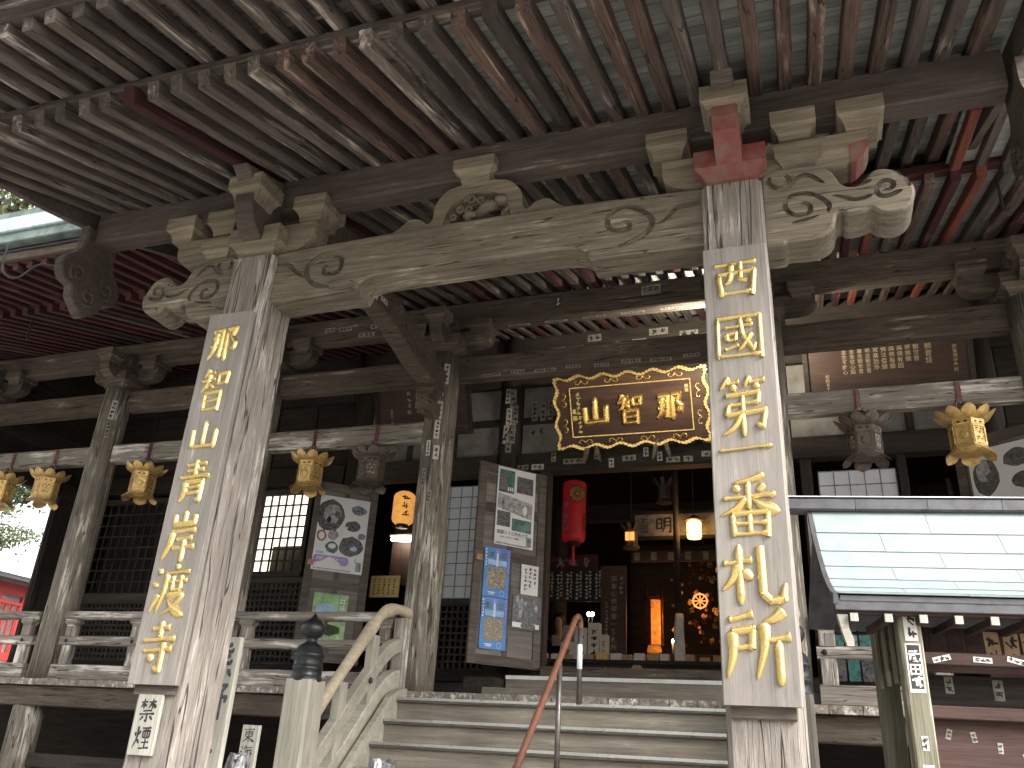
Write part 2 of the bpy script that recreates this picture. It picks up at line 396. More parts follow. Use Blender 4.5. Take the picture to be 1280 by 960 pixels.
def carve(o, geo):
    c = bpy.data.objects.new('cutter', geo.mesh('cutter')); COL.objects.link(c); c.matrix_world = WM[o.name]
    md = o.modifiers.new('carve', 'BOOLEAN'); md.operation = 'DIFFERENCE'; md.solver = 'EXACT'; md.object = c
    try: md.use_self = True
    except Exception: pass
    bpy.context.view_layer.update()
    dg = bpy.context.evaluated_depsgraph_get()
    me = bpy.data.meshes.new_from_object(o.evaluated_get(dg))
    o.modifiers.clear()
    if len(me.polygons) > 6: o.data = me
    bpy.data.objects.remove(c)
def smoothpts(pts, n=6):
    P = [Vector(p) for p in pts]; out = []
    for i in range(len(P) - 1):
        p0, p1, p2, p3 = P[max(i - 1, 0)], P[i], P[i + 1], P[min(i + 2, len(P) - 1)]
        for k in range(n):
            t = k / n
            out.append(0.5 * ((2 * p1) + (p2 - p0) * t + (2 * p0 - 5 * p1 + 4 * p2 - p3) * t * t + (3 * p1 - p0 - 3 * p2 + p3) * t ** 3))
    out.append(P[-1]); return out
def spiral(cx, cz, r1, turns, a0, d=1, r0=0.012, n=22):
    return [(cx + (r0 + (r1 - r0) * (i / n) ** 1.1) * math.cos(a0 + d * 2 * math.pi * turns * i / n),
             cz + (r0 + (r1 - r0) * (i / n) ** 1.1) * math.sin(a0 + d * 2 * math.pi * turns * i / n)) for i in range(n + 1)]

# ---------------------------------------------------------------- writing
STROKES = {
'那': 'g14,20 44,16 43,60 40,86 33,80;h16,38 42,35;h12,58 43,54;p26,20 25,50 20,72 6,92;g58,16 84,13 74,36 88,52 84,67 73,66;v59,14 59,98',
'智': 'p26,3 22,14 12,24;h20,14 48,11;h8,30 52,26;p32,14 30,32 22,46 8,56;d34,34 50,48;v60,16 62,42;c60,17 88,13 85,39;h62,38 86,36;v28,58 29,99;c28,59 74,55 73,99;h30,76 72,74;h30,94 72,92',
'山': 'v50,4 50,86;c16,36 18,87 84,83;v86,30 84,95',
'青': 'h22,14 80,10;h26,27 76,24;h8,42 94,38;v50,1 50,40;p28,52 28,80 18,98;g28,53 74,50 74,95 64,90;h29,65 72,63;h29,78 72,76',
'岸': 'v50,1 50,28;c22,10 23,28 78,26;v79,8 77,31;h20,42 88,38;p22,42 20,68 4,96;h38,56 82,53;h30,73 92,69;v60,55 60,100',
'渡': 'd10,9 21,20;d4,36 16,45;p22,58 14,76 5,93;d56,1 63,11;h32,18 96,14;p36,18 34,55 22,94;h42,34 92,31;v54,22 55,52;v76,21 75,51;h55,50 76,49;p44,62 82,58 70,78 36,98;n48,66 66,84 97,98',
'寺': 'h28,16 74,12;v50,1 50,34;h8,38 94,33;h14,57 90,52;g64,42 64,94 51,87;d30,64 43,77',
'西': 'h10,14 92,10;v18,36 24,93;c18,37 86,32 80,92;p42,12 40,50 30,64;c60,12 60,52 74,56;h24,84 80,82',
'國': 'v12,8 12,97;c12,9 90,6 90,99;h13,91 89,90;h24,30 78,26;v28,44 30,60;c28,45 46,43 44,58;h30,58 45,57;h24,77 50,69;g54,14 58,48 76,80 81,66;p74,44 62,66 48,81;d66,13 75,22',
'第': 'p28,1 12,22;h24,12 46,9;d32,14 39,25;p64,1 54,20;h62,11 90,8;d72,13 79,24;c22,32 78,28 76,46;h26,48 78,44;v26,47 22,66;g22,64 88,58 82,86 72,79;v50,30 50,100;p48,64 34,84 12,96',
'一': 'h5,55 95,45',
'番': 'p76,1 50,10 26,13;d28,17 37,29;p74,16 64,29;h10,38 92,33;v50,10 50,56;p46,38 30,54 5,65;n54,38 72,52 97,61;v24,62 26,99;c24,63 78,60 76,99;h27,78 76,76;v50,62 50,94;h26,94 77,92',
'札': 'h6,32 50,27;v30,3 30,97;p29,34 20,56 3,75;d34,42 49,59;g62,6 63,80 74,91 92,88 96,64',
'所': 'h10,15 46,7;p14,30 14,60 5,92;c15,31 44,27 42,53;h16,52 43,50;p90,2 76,13 60,18;p60,18 60,50 47,93;h61,42 98,37;v80,42 80,100',
'禁': 'h6,18 44,15;v25,2 25,46;p24,19 8,41;d27,24 42,35;h54,16 94,13;v74,1 74,46;p72,17 54,43;n76,18 96,41;h26,54 76,51;h8,68 94,64;g52,66 52,98 42,92;p32,76 15,95;d68,74 87,91',
'煙': 'd8,30 13,47;p38,23 30,42;p23,5 22,52 4,97;d26,58 38,77;h46,12 96,9;v52,24 54,52;c52,25 92,22 90,50;v66,11 65,48;v78,10 78,48;h54,50 90,49;h52,71 92,68;v72,54 72,92;h42,95 98,91',
'東': 'h10,18 90,14;v24,32 26,62;c24,33 78,30 76,60;h27,46 76,44;h27,60 76,58;v50,2 50,99;p47,62 30,80 5,93;n53,62 72,80 97,91',
'海': 'd10,9 21,20;d4,36 16,45;p22,58 14,76 5,93;p46,2 38,18 28,28;h42,16 94,12;c46,30 38,80 84,78;g46,31 86,28 82,96 71,90;h28,55 99,50;d58,36 65,47;d56,62 63,73',
'熊': 'c28,2 14,22 40,20;d34,12 45,25;v16,30 12,64;g16,30 42,28 42,63 36,58;h17,40 41,39;h17,50 41,49;p86,6 62,16;g60,3 61,26 88,27 91,17;p86,36 62,46;g60,33 61,57 88,58 91,47;p18,75 8,95;d36,77 41,93;d60,77 67,93;d82,73 95,93',
'野': 'v12,8 13,44;c12,9 46,7 45,42;h13,25 45,24;h13,42 45,41;v29,8 29,88;h10,62 48,59;h4,90 52,84;c58,10 90,8 72,30;d66,22 81,35;c54,42 96,38 90,53;g75,42 75,96 63,88',
'明': 'v12,14 13,76;c12,15 40,12 39,74;h13,42 39,40;h13,70 39,68;p56,10 55,60 42,95;g56,11 90,8 90,94 77,86;h57,32 89,30;h56,54 89,52',
}
def glyph(g, ch, size, mat, T, width=9.0, height=0.012, asp=1.0, soft=0.0):
    """brush character centred on the origin of T's XY plane, raised along +Z"""
    s = size / 100.0
    for si, st in enumerate(STROKES[ch].split(';')):
        ty = st[0]; P = [tuple(float(q) for q in p.split(',')) for p in st[1:].split(' ')]
        if ty == 'h': a, b = P; P = [a, ((a[0] * 2 + b[0]) / 3, (a[1] * 2 + b[1]) / 3 + 0.6), ((a[0] + b[0] * 2) / 3, (a[1] + b[1] * 2) / 3 - 0.2), b]
        if ty in 'ghvcd' and len(P) > 2 and ty in 'gc':
            Q = [P[0]]
            for i in range(1, len(P)):                       # keep turns crisp
                a, b = P[i - 1], P[i]
                Q += [(a[0] * 0.9 + b[0] * 0.1, a[1] * 0.9 + b[1] * 0.1), (a[0] * 0.1 + b[0] * 0.9, a[1] * 0.1 + b[1] * 0.9), b]
            P = Q
        pts = smoothpts([(p[0], p[1], 0) for p in P], 5 if len(P) > 4 else 8)
        n = len(pts); v = []; f = []; z0 = 0.0004 * (si % 5)
        for i, p in enumerate(pts):
            t = i / (n - 1); d = pts[min(i + 1, n - 1)] - pts[max(i - 1, 0)]; d.normalize(); nx, ny = -d.y, d.x
            if ty == 'h': w = 0.62 + 0.55 * max(0, 1 - t / 0.14) ** 0.7 * 0.6 + 0.75 * max(0, (t - 0.72) / 0.28) ** 1.3
            elif ty == 'v': w = 1.0 + 0.35 * max(0, 1 - t / 0.15) - 0.12 * math.sin(math.pi * t) + 0.1 * max(0, (t - 0.8) / 0.2)
            elif ty == 'p': w = 1.25 * (1 - t) ** 0.6 + 0.14
            elif ty == 'n': w = 0.4 + 1.5 * math.sin(math.pi * min(1, t ** 1.7)) ** 1.2
            elif ty == 'd': w = 0.25 + 0.95 * math.sin(math.pi * (0.15 + 0.8 * t ** 0.9))
            elif ty == 'g': w = 0.95 * (1.0 if t < 0.82 else 1 - (t - 0.82) / 0.18 * 0.85)
            else: w = 0.9 + 0.2 * max(0, 1 - t / 0.1)
            if i in (0, n - 1): w *= 0.3
            elif i in (1, n - 2): w *= 0.85
            w = max(w + soft, 0.1) * width / 2
            hh = height * min(1.0, w / (width * 0.4))
            skew = 0.25 * w if ty in 'hv' and i in (0, n - 1) else 0
            for k, (q, hz) in enumerate(((-1, 0), (-0.62, 0.72), (0, 1), (0.62, 0.72), (1, 0))):
                x = (p.x + nx * w * q + d.x * skew * q - 50) * s * asp; y = -(p.y + ny * w * q + d.y * skew * q - 50) * s
                v.append((x, y, z0 + hz * hh))
        for i in range(n - 1):
            for k in range(4): f.append((i * 5 + k, i * 5 + k + 1, (i + 1) * 5 + k + 1, (i + 1) * 5 + k))
        g.add(v, f, mat, T, True)
    return g
_tc = {}
def text_mesh(body, bold=0.0):
    if (body, bold) not in _tc:
        c = bpy.data.curves.new('t', 'FONT'); c.body = body; c.size = 1.0; c.align_x = 'CENTER'; c.align_y = 'CENTER'; c.offset = bold; c.resolution_u = 2
        o = bpy.data.objects.new('t', c); COL.objects.link(o); bpy.context.view_layer.update()
        me = bpy.data.meshes.new_from_object(o.evaluated_get(bpy.context.evaluated_depsgraph_get()))
        _tc[(body, bold)] = ([tuple(v.co) for v in me.vertices], [tuple(p.vertices) for p in me.polygons])
        bpy.data.objects.remove(o); bpy.data.curves.remove(c); bpy.data.meshes.remove(me)
    return _tc[(body, bold)]
def text(g, body, size, mat, T, x=0, y=0, z=0.0, bold=0.012, vertical=False, pitch=1.05, sx=1.0):
    for i, ch in enumerate(body if vertical else [body]):
        if ch in ' 　': continue
        v, f = text_mesh(ch, bold)
        yy = y - i * size * pitch if vertical else y
        g.add([(p[0] * size * sx + x, p[1] * size + yy, z) for p in v], f, mat, T)
def marks(g, x0, x1, y0, y1, mat, T, z, rr, rows=1, vertical=True, cell=None):
    """small illegible brush marks filling a strip"""
    w, h = x1 - x0, y1 - y0; c = cell or min(w, h) / rows
    n = max(1, int((h if vertical else w) / (c * 1.1)))
    for r in range(rows):
        for i in range(n):
            cx = x0 + (w * (r + 0.5) / rows if vertical else w * (i + 0.5) / n); cy = y1 - (h * (i + 0.5) / n if vertical else h * (r + 0.5) / rows)
            for k in range(rr.randint(4, 6)):
                a = rr.choice((0, 0, 0.08, math.pi / 2, math.pi / 2, 0.9, -0.8)); L = c * rr.uniform(0.30, 0.46); t = c * rr.uniform(0.065, 0.12)
                px, py = cx + rr.uniform(-0.24, 0.24) * c, cy + rr.uniform(-0.28, 0.28) * c
                ca, sa = math.cos(a), math.sin(a)
                g.flat([(px + ca * q * L - sa * u * t, py + sa * q * L + ca * u * t) for q, u in ((-1, -1), (1, -1), (1, 1), (-1, 1))], mat, T, z + k * 0.0002)
def facing(o, u, n):
    """matrix with X = u (right), Z = n (out), Y = up-ish, origin o"""
    u = Vector(u).normalized(); n = Vector(n); n = (n - u * n.dot(u)).normalized(); y = n.cross(u)
    return Matrix(((u.x, y.x, n.x, o[0]), (u.y, y.y, n.y, o[1]), (u.z, y.z, n.z, o[2]), (0, 0, 0, 1)))
FRONT = lambda x, y, z: facing((x, y, z), (1, 0, 0), (0, -1, 0))
def disc(cx, cy, rx, ry, n=14, a0=0.0):
    return [(cx + rx * math.cos(a0 + 2 * math.pi * k / n), cy + ry * math.sin(a0 + 2 * math.pi * k / n)) for k in range(n)]
def rect(x0, x1, y0, y1): return [(x0, y0), (x1, y0), (x1, y1), (x0, y1)]
def blob(cx, cy, rx, ry, rr, n=12, j=0.18):
    return [(cx + rx * (1 + rr.uniform(-j, j)) * math.cos(2 * math.pi * k / n), cy + ry * (1 + rr.uniform(-j, j)) * math.sin(2 * math.pi * k / n)) for k in range(n)]
def sticker(parent, T, w, h, seed, words=None, dark=False, aged=False):
    g = Geo(); rr = random.Random(seed); pm = 'ink' if dark else ('paper_aged' if aged else 'paper'); im = 'paper' if dark else 'ink'
    g.box(-w / 2, w / 2, -h / 2, h / 2, -0.001, 0.0015, pm)
    vert = h > w
    if words:
        n = len(words); s = min(w if vert else h, (h if vert else w) / n / 1.02) * 0.86
        if vert: text(g, words, s, im, None, 0, (n - 1) / 2 * s * 1.05 - s * 0.02, 0.0025, bold=0.03, vertical=True)
        else: text(g, words, s, im, None, 0, 0, 0.0025, bold=0.03)
    else: marks(g, -w * 0.44, w * 0.44, -h * 0.44, h * 0.44, im, None, 0.0025, rr, 1, vert, min(w, h) * 0.72)
    return g.build('sticker', parent, T @ Matrix.Rotation(R(rr.uniform(-2.5, 2.5)), 4, 'Z'))
# ---------------------------------------------------------------- setting
GZ = -1.55
g = Geo()
g.add([(-400, -400, GZ), (400, -400, GZ), (400, 600, GZ), (-400, 600, GZ)], [(0, 1, 2, 3)], 'stone')
tag(g.build('ground'), kind='structure')
def added_slope(name, pts, h, seed):                         # unseen slopes added to cut low sky light on the porch
    v = []; f = []; n = len(pts); rows = 6
    for j in range(rows):
        for i, (x, y) in enumerate(pts):
            k = 1 + 0.16 * j; v.append((x * k, y * k, GZ - 1 + h * (j / (rows - 1)) ** 0.8 * (1 + 0.25 * mnoise.noise((i * 0.7, j * 0.5, seed)))))
    for j in range(rows - 1):
        for i in range(n - 1): f.append((j * n + i, j * n + i + 1, (j + 1) * n + i + 1, (j + 1) * n + i))
    g = Geo(); g.add(v, f, 'added_slope_ground', smooth=True); return tag(g.build(name), kind='structure')
added_slope('light_blocking_slope', [(34 * math.cos(R(a)), 34 * math.sin(R(a))) for a in range(-178, -44, 8)], 17, 3)

# ---------------------------------------------------------------- entrance porch
PXS = (-4.26, -0.28)
PW = 0.415
porch = thing('entrance_porch', 'weathered wooden entrance porch with two square pillars and carved crossbeam', 'porch', (-2.27, 5.2, GZ))
TYZ = lambda x: Matrix(((0, -1, 0, x), (1, 0, 0, 0), (0, 0, 1, 0), (0, 0, 0, 1)))
def zb(y): return 4.63 + 0.315 * (y - 5.12)
pillars = []
for i, px in enumerate(PXS):
    p = vpost('pillar', px, 5.21, GZ + 0.25, 3.79, PW, PW, 'pillar_wood', porch, ch=0.035, seg=26, jit=0.0028, seed=31 + i)
    tag(p, 'left pillar, pale and stripped near its foot' if i == 0 else 'right pillar, cracked grey top and bright worn side')
    pillars.append(p)
    gb = Geo(); gb.lathe([(0.42, 0), (0.42, 0.10), (0.36, 0.18), (0.30, 0.25)], 'stone', 24)
    gb.build('pillar_base', porch, Matrix.Translation((px, 5.21, GZ)))

# rainbow beam between the pillars
xl, xr = PXS[0] + PW / 2 - 0.01, PXS[1] - PW / 2 + 0.01
top = [(xl + (xr - xl) * t, 3.835 + 0.045 * math.sin(math.pi * t) ** 0.9) for t in [i / 24 for i in range(25)]]
bot = [(xl, 3.36), (-3.62, 3.36), (-3.255, 3.362), (-3.245, 3.385)] + [tuple(p[:2]) for p in smoothpts([(-3.235, 3.41, 0), (-3.215, 3.435, 0), (-3.15, 3.465, 0), (-3.0, 3.478, 0), (-2.27, 3.488, 0), (-1.6, 3.484, 0), (-1.42, 3.465, 0), (-1.345, 3.43, 0), (-1.325, 3.40, 0)], 3)] + [(-1.315, 3.36), (-0.92, 3.355), (xr, 3.35)]
g = Geo(); g.prism(bot + top[::-1], 5.07, 5.35, 'beam_wood', bev=0.018)
koryo = g.build('crossbeam', porch)
KR = [[(-1.08, 3.61), (-1.065, 3.634), (-1.035, 3.633), (-1.017, 3.6), (-1.036, 3.568), (-1.087, 3.563), (-1.147, 3.582), (-1.181, 3.637), (-1.167, 3.714), (-1.103, 3.761), (-1.013, 3.762), (-0.939, 3.722), (-0.881, 3.672), (-0.852, 3.615), (-0.868, 3.548), (-0.919, 3.496), (-0.999, 3.458), (-1.094, 3.43)], [(-0.845, 3.574), (-0.78, 3.593), (-0.722, 3.644), (-0.67, 3.696), (-0.606, 3.706), (-0.535, 3.706), (-0.506, 3.714)]]
KL = [[(-3.518, 3.6), (-3.549, 3.634), (-3.574, 3.613), (-3.563, 3.573), (-3.511, 3.546), (-3.448, 3.556), (-3.409, 3.608), (-3.421, 3.687), (-3.476, 3.734), (-3.554, 3.751), (-3.646, 3.731), (-3.715, 3.683), (-3.737, 3.618), (-3.715, 3.547), (-3.66, 3.481), (-3.579, 3.446), (-3.491, 3.425)], [(-3.725, 3.553), (-3.792, 3.577), (-3.856, 3.635), (-3.919, 3.689), (-3.991, 3.705), (-4.06, 3.705)], [(-3.247, 3.386), (-3.218, 3.433), (-3.15, 3.465), (-3.035, 3.477), (-2.858, 3.483)]]
cut = Geo()
flat2 = lambda pts, n=3: [tuple(p[:2]) for p in smoothpts([(a, b, 0) for a, b in pts], n)]
def groove(pts, r=0.030, y=5.084):
    P = flat2(pts); cut.tube([(p[0], y, p[1]) for p in P], [r * (0.45 + 0.55 * min(1, i / 8.0, (len(P) - 1 - i) / 5.0 + 0.3)) for i in range(len(P))], 'beam_wood', 6, smooth=False)
for l in KR: groove(l)
for l in KL[:2]: groove(l)
carve(koryo, cut)

# carved beam ends beside the pillars
NG = [[(0.157, 3.788), (0.17, 3.81), (0.192, 3.801), (0.185, 3.764), (0.158, 3.733), (0.114, 3.726), (0.077, 3.747), (0.057, 3.786), (0.068, 3.828)], [(0.039, 3.749), (0.088, 3.71), (0.139, 3.708), (0.187, 3.731), (0.238, 3.781), (0.29, 3.802), (0.339, 3.785), (0.378, 3.748), (0.416, 3.713)], [(0.444, 3.841), (0.483, 3.814), (0.507, 3.76), (0.53, 3.707), (0.575, 3.67), (0.623, 3.657), (0.671, 3.669), (0.713, 3.679)], [(0.78, 3.611), (0.796, 3.585), (0.829, 3.593), (0.84, 3.628), (0.817, 3.654), (0.777, 3.653), (0.74, 3.619), (0.733, 3.573), (0.757, 3.54), (0.798, 3.532), (0.847, 3.546), (0.889, 3.567)], [(0.829, 3.719), (0.875, 3.708), (0.909, 3.674), (0.93, 3.628), (0.932, 3.581)], [(0.422, 3.595), (0.486, 3.591), (0.533, 3.569), (0.586, 3.543), (0.642, 3.543), (0.707, 3.557)], [(0.248, 3.542), (0.258, 3.564), (0.287, 3.565), (0.311, 3.53), (0.301, 3.49), (0.255, 3.475), (0.198, 3.488), (0.159, 3.532), (0.15, 3.581), (0.184, 3.634), (0.252, 3.65), (0.318, 3.639), (0.372, 3.604), (0.414, 3.559), (0.433, 3.513), (0.418, 3.469)], [(0.393, 3.458), (0.335, 3.448), (0.251, 3.431), (0.184, 3.422)]]
NOSE = [(0, 3.84), (.07, 3.88), (.21, 3.89), (.36, 3.88), (.44, 3.84), (.49, 3.77), (.53, 3.69), (.59, 3.66), (.66, 3.69), (.72, 3.755), (.80, 3.765), (.90, 3.71), (.96, 3.60), (.955, 3.5), (.90, 3.42), (.82, 3.39), (.74, 3.41), (.69, 3.455), (.64, 3.435), (.54, 3.43), (.50, 3.465), (.47, 3.44), (.45, 3.37), (.40, 3.31), (.30, 3.28), (.15, 3.285), (.12, 3.26), (0, 3.26)]
for s, x0 in ((1, PXS[1] + PW / 2 - 0.012), (-1, PXS[0] - PW / 2 + 0.012)):
    out = [tuple(p[:2]) for p in smoothpts([(x0 + s * a, b, 0) for a, b in NOSE], 3)]
    g = Geo(); g.prism(out, 5.06, 5.36, 'beam_wood', bev=0.02)
    nose = g.build('carved_beam_end', porch)
    cut = Geo()
    for l in NG:
        P = flat2(l)
        cut.tube([(x0 + s * p[0], 5.074, p[1]) for p in P], [0.026 * (0.45 + 0.55 * min(1, i / 7.0, (len(P) - 1 - i) / 5.0 + 0.3)) for i in range(len(P))], 'beam_wood', 6, smooth=False)
    carve(nose, cut)

# bracket sets
def masu(name, x, y, z0, z1, w, mat, parent, d=None):
    """bearing block: square head over a hollowed taper"""
    d = d or w; g = Geo(); zm = z0 + (z1 - z0) * 0.48; a, b = w / 2, d / 2; k = 0.68
    rings = [(k, z0), (k + 0.03, z0 + (zm - z0) * 0.35), (k + 0.14, z0 + (zm - z0) * 0.75), (1.0, zm), (1.0, z1)]
    v = [(a * q * sx, b * q * sy, z) for q, z in rings for sx, sy in ((-1, -1), (1, -1), (1, 1), (-1, 1))]
    f = [(3, 2, 1, 0)] + [(i * 4 + k2, i * 4 + (k2 + 1) % 4, i * 4 + 4 + (k2 + 1) % 4, i * 4 + 4 + k2) for i in range(len(rings) - 1) for k2 in range(4)]
    f.append(tuple(4 * (len(rings) - 1) + i for i in range(4)))
    g.add(v, f, mat); return g.build(name, parent, Matrix.Translation((x, y, 0)))
def arm_profile(L0, L1, z0, z1, r):
    """boat-shaped bracket arm outline from -L0 to L1"""
    pts = [(-L0, z1), (-L0, z0 + r)] + [(-L0 + r * 1.6 * (1 - math.cos(t)), z0 + r * (1 - math.sin(t))) for t in (0.4, 0.8, 1.2, 1.57)]
    pts += [(L1 - r * 1.6 * (1 - math.cos(t)), z0 + r * (1 - math.sin(t))) for t in (1.57, 1.2, 0.8, 0.4)] + [(L1, z0 + r), (L1, z1)]
    return pts
for i, px in enumerate(PXS):
    s = 1 if i else -1
    red = i == 1
    masu('bearing_block', px, 5.21, 3.79, 4.07, 0.50, 'red_paint' if red else 'bracket_wood', porch)
    prof = arm_profile(0.50, 0.93, 3.86, 4.145, 0.16) if s > 0 else arm_profile(0.93, 0.50, 3.86, 4.145, 0.16)
    g = Geo(); g.prism(prof, -0.11, 0.11, 'bracket_wood', bev=0.008); arm = g.build('bracket_arm', porch, Matrix.Translation((px, 5.21, 0)))
    if red:                                               # repainted end of the arm
        g = Geo(); g.prism([(0.80, 3.925), (0.80, 4.03), (0.934, 4.06), (0.934, 4.02), (0.90, 3.95), (0.84, 3.885), (0.80, 3.868)], -0.114, 0.114, 'red_paint'); g.build('painted_end', arm, Matrix.Translation((px, 5.21, 0)))
    for dx in (s * 0.45, s * 0.90, -s * 0.45):
        masu('bearing_block', px + dx, 5.21, 4.145, 4.375, 0.31, 'bracket_wood', porch, 0.36)
    masu('bearing_block', px + s * 0.46, 5.21, 3.875, 4.07, 0.31, 'bracket_wood', porch, 0.34)
    # arm towards the front with its block and the strut under the rafters
    g = Geo()
    prof = [(0.0, 4.30), (-0.46, 4.30), (-0.46, 4.18), (-0.43, 4.08), (-0.36, 3.99), (-0.26, 3.93), (-0.2, 3.90), (0.0, 3.88)]
    g.prism(prof, -0.09, 0.09, 'red_paint' if red else 'purlin_wood', TYZ(0), bev=0.012)
    g.build('front_bracket_arm', porch, Matrix.Translation((px, 5.21, 0)))
    masu('bearing_block', px, 4.88, 4.20, 4.44, 0.33, 'bracket_wood', porch)
    g = Geo(); g.prism([(-0.55, 4.44), (-0.42, 4.30), (0.2, 4.25), (1.1, 4.5), (1.7, 5.02), (0.4, zb(5.61)), (-0.60, zb(4.61))], -0.075, 0.075, 'purlin_wood', TYZ(0), bev=0.01)
    g.build('strut', porch, Matrix.Translation((px, 5.21, 0)))

# frog-leg strut with carving
KO = [(-3.04, 3.885), (-2.94, 3.95), (-2.86, 4.01), (-2.76, 3.99), (-2.70, 3.94), (-2.655, 3.98), (-2.64, 4.12), (-2.55, 4.24), (-2.41, 4.275), (-2.27, 4.285), (-2.13, 4.275), (-2.0, 4.24), (-1.90, 4.12), (-1.88, 3.98), (-1.84, 3.94), (-1.78, 3.99), (-1.68, 4.01), (-1.60, 3.95), (-1.50, 3.885)]
KI = [(-1.98, 3.89), (-2.0, 4.0), (-2.05, 4.10), (-2.15, 4.165), (-2.27, 4.18), (-2.39, 4.165), (-2.49, 4.10), (-2.54, 4.0), (-2.56, 3.89)]
g = Geo(); g.prism([tuple(p[:2]) for p in smoothpts([(a, b, 0) for a, b in KO], 3)] + [tuple(p[:2]) for p in smoothpts([(a, b, 0) for a, b in KI], 3)], 5.13, 5.29, 'bracket_wood')
frog = g.build('frog_leg_strut', porch)
masu('bearing_block', -2.29, 5.21, 4.27, 4.46, 0.36, 'bracket_wood', frog)
g = Geo(); rr = random.Random(3)
def curl(cx, cz, r, turns, a0, d, w, y): g.tube([(p[0], y - 0.02 * (1 - i / 16), p[1]) for i, p in enumerate(spiral(cx, cz, r, turns, a0, d, n=16))], [w * (0.65 + 0.35 * i / 16) for i in range(17)], 'bracket_wood', 6)
for cx, cz, r, d in ((-2.33, 4.12, .055, 1), (-2.24, 4.105, .04, -1), (-2.34, 4.03, .035, 1), (-2.52, 3.93, .03, 1), (-2.47, 3.975, .032, -1), (-2.42, 4.04, .04, 1), (-2.03, 3.94, .03, -1)):
    curl(cx, cz, r, 1.3, rr.uniform(0, 6), d, 0.016, 5.15)
g.tube([(x, 5.16 - 0.02 * math.sin(i), z) for i, (x, z) in enumerate(tuple(p[:2]) for p in smoothpts([(-2.36, 3.93, 0), (-2.28, 3.99, 0), (-2.18, 4.03, 0), (-2.10, 4.08, 0), (-2.03, 4.06, 0), (-2.0, 3.99, 0), (-2.08, 3.93, 0)], 4))], [0.02 + 0.035 * math.sin(math.pi * min(1, i / 20)) for i in range(25)], 'bracket_wood', 8)
g.tube([(-2.38, 5.14, 3.95), (-2.33, 5.12, 3.97), (-2.27, 5.13, 3.95)], [0.02, 0.035, 0.025], 'bracket_wood', 8)
g.build('dragon_relief', frog)

# eave purlin
beam('purlin', (-6.28, 5.22, 4.495), (1.56, 5.22, 4.495), 0.20, 0.335, 'purlin_wood', porch, ch=0.014, seg=20, jit=0.003)

# porch roof: rafters in two tiers, boards, eave beams, cover
RS = 0.2115
SL = Vector((0, 1, 0.315)).normalized(); NR = Vector((0, -0.315, 1)).normalized()
FL = Vector((0, 1, 0.24)).normalized(); NF = Vector((0, -0.24, 1)).normalized()
for k in range(37):
    x = -6.2035 + RS * k
    mat = 'rafter_red' if k == 9 else rnd.choice(('rafter_wood', 'rafter_wood_pale', 'rafter_wood_pale') if k < 14 else ('rafter_wood', 'rafter_wood_ruddy', 'rafter_wood_ruddy', 'rafter_wood_pale'))
    a = Vector((x + rnd.uniform(-.006, .006), 3.46 + rnd.uniform(-.012, .012), 0)); a.z = zb(a.y); b = Vector((a.x + rnd.uniform(-.006, .006), 7.28, zb(7.28)))
    beam('rafter', a + NR * 0.068, b + NR * 0.068, 0.097, 0.136, mat, porch, up=NR, ch=0.009, seg=14, jit=0.0025, seed=k % 6)
    zf = lambda y: 4.315 + 0.24 * (y - 3.46)
    a = Vector((x + RS * 0.0 + rnd.uniform(-.006, .006), 2.74 + rnd.uniform(-.01, .01), 0)); a.z = zf(a.y); b = Vector((a.x, 3.95, zf(3.95)))
    beam('flying_rafter', a + NF * 0.05, b + NF * 0.05, 0.09, 0.10, rnd.choice(('rafter_wood', 'rafter_wood_pale')), porch, up=NF, ch=0.009, seg=6, jit=0.0022, seed=k % 5)
XA, XB = -6.33, 1.62
beam('rafter_tie', (XA, 3.49, 4.282), (XB, 3.49, 4.282), 0.11, 0.07, 'rafter_wood', porch, ch=0.01, seg=20, jit=0.003)
beam('eave_beam', (XA - .05, 2.70, 4.30), (XB + .05, 2.70, 4.30), 0.13, 0.09, 'rafter_wood', porch, ch=0.01, seg=20, jit=0.003)
beam('eave_beam', (XA - .08, 2.63, 4.41), (XB + .08, 2.63, 4.41), 0.16, 0.10, 'purlin_wood', porch, ch=0.01)
def boards(parent, x0, x1, y0, y1, zf, nrm, mat, w=0.118):
    n = int((y1 - y0) / w)
    for i in range(n):
        y = y0 + (i + 0.5) * w
        c = Vector((0, y, zf(y))) + nrm * (0.012 + rnd.uniform(0, 0.004))
        xm = rnd.uniform(x0 + 1.5, x1 - 1.5)
        beam('roof_board', (x0, c.y, c.z), (x1, c.y, c.z), w - 0.006, 0.02, mat, parent, up=nrm, ch=0.003)
boards(porch, XA, XB, 3.50, 7.2, lambda y: zb(y) + 0.136 * 1.05, NR, 'roof_board_wood')
boards(porch, XA, XB, 2.70, 3.9, lambda y: 4.315 + 0.24 * (y - 3.46) + 0.10 * 1.03, NF, 'rafter_wood')
g = Geo(); g.prism([(2.5, 4.46), (3.2, 4.52), (3.95, 4.62), (4.6, 4.66), (7.2, 5.45), (9.6, 6.9), (9.6, 7.2), (6.5, 5.75), (4.5, 5.0), (2.5, 4.68)], -XB - 0.1, -XA + 0.1, 'roof_copper_dark', TYZ(0))
g.build('roof_cover', porch)
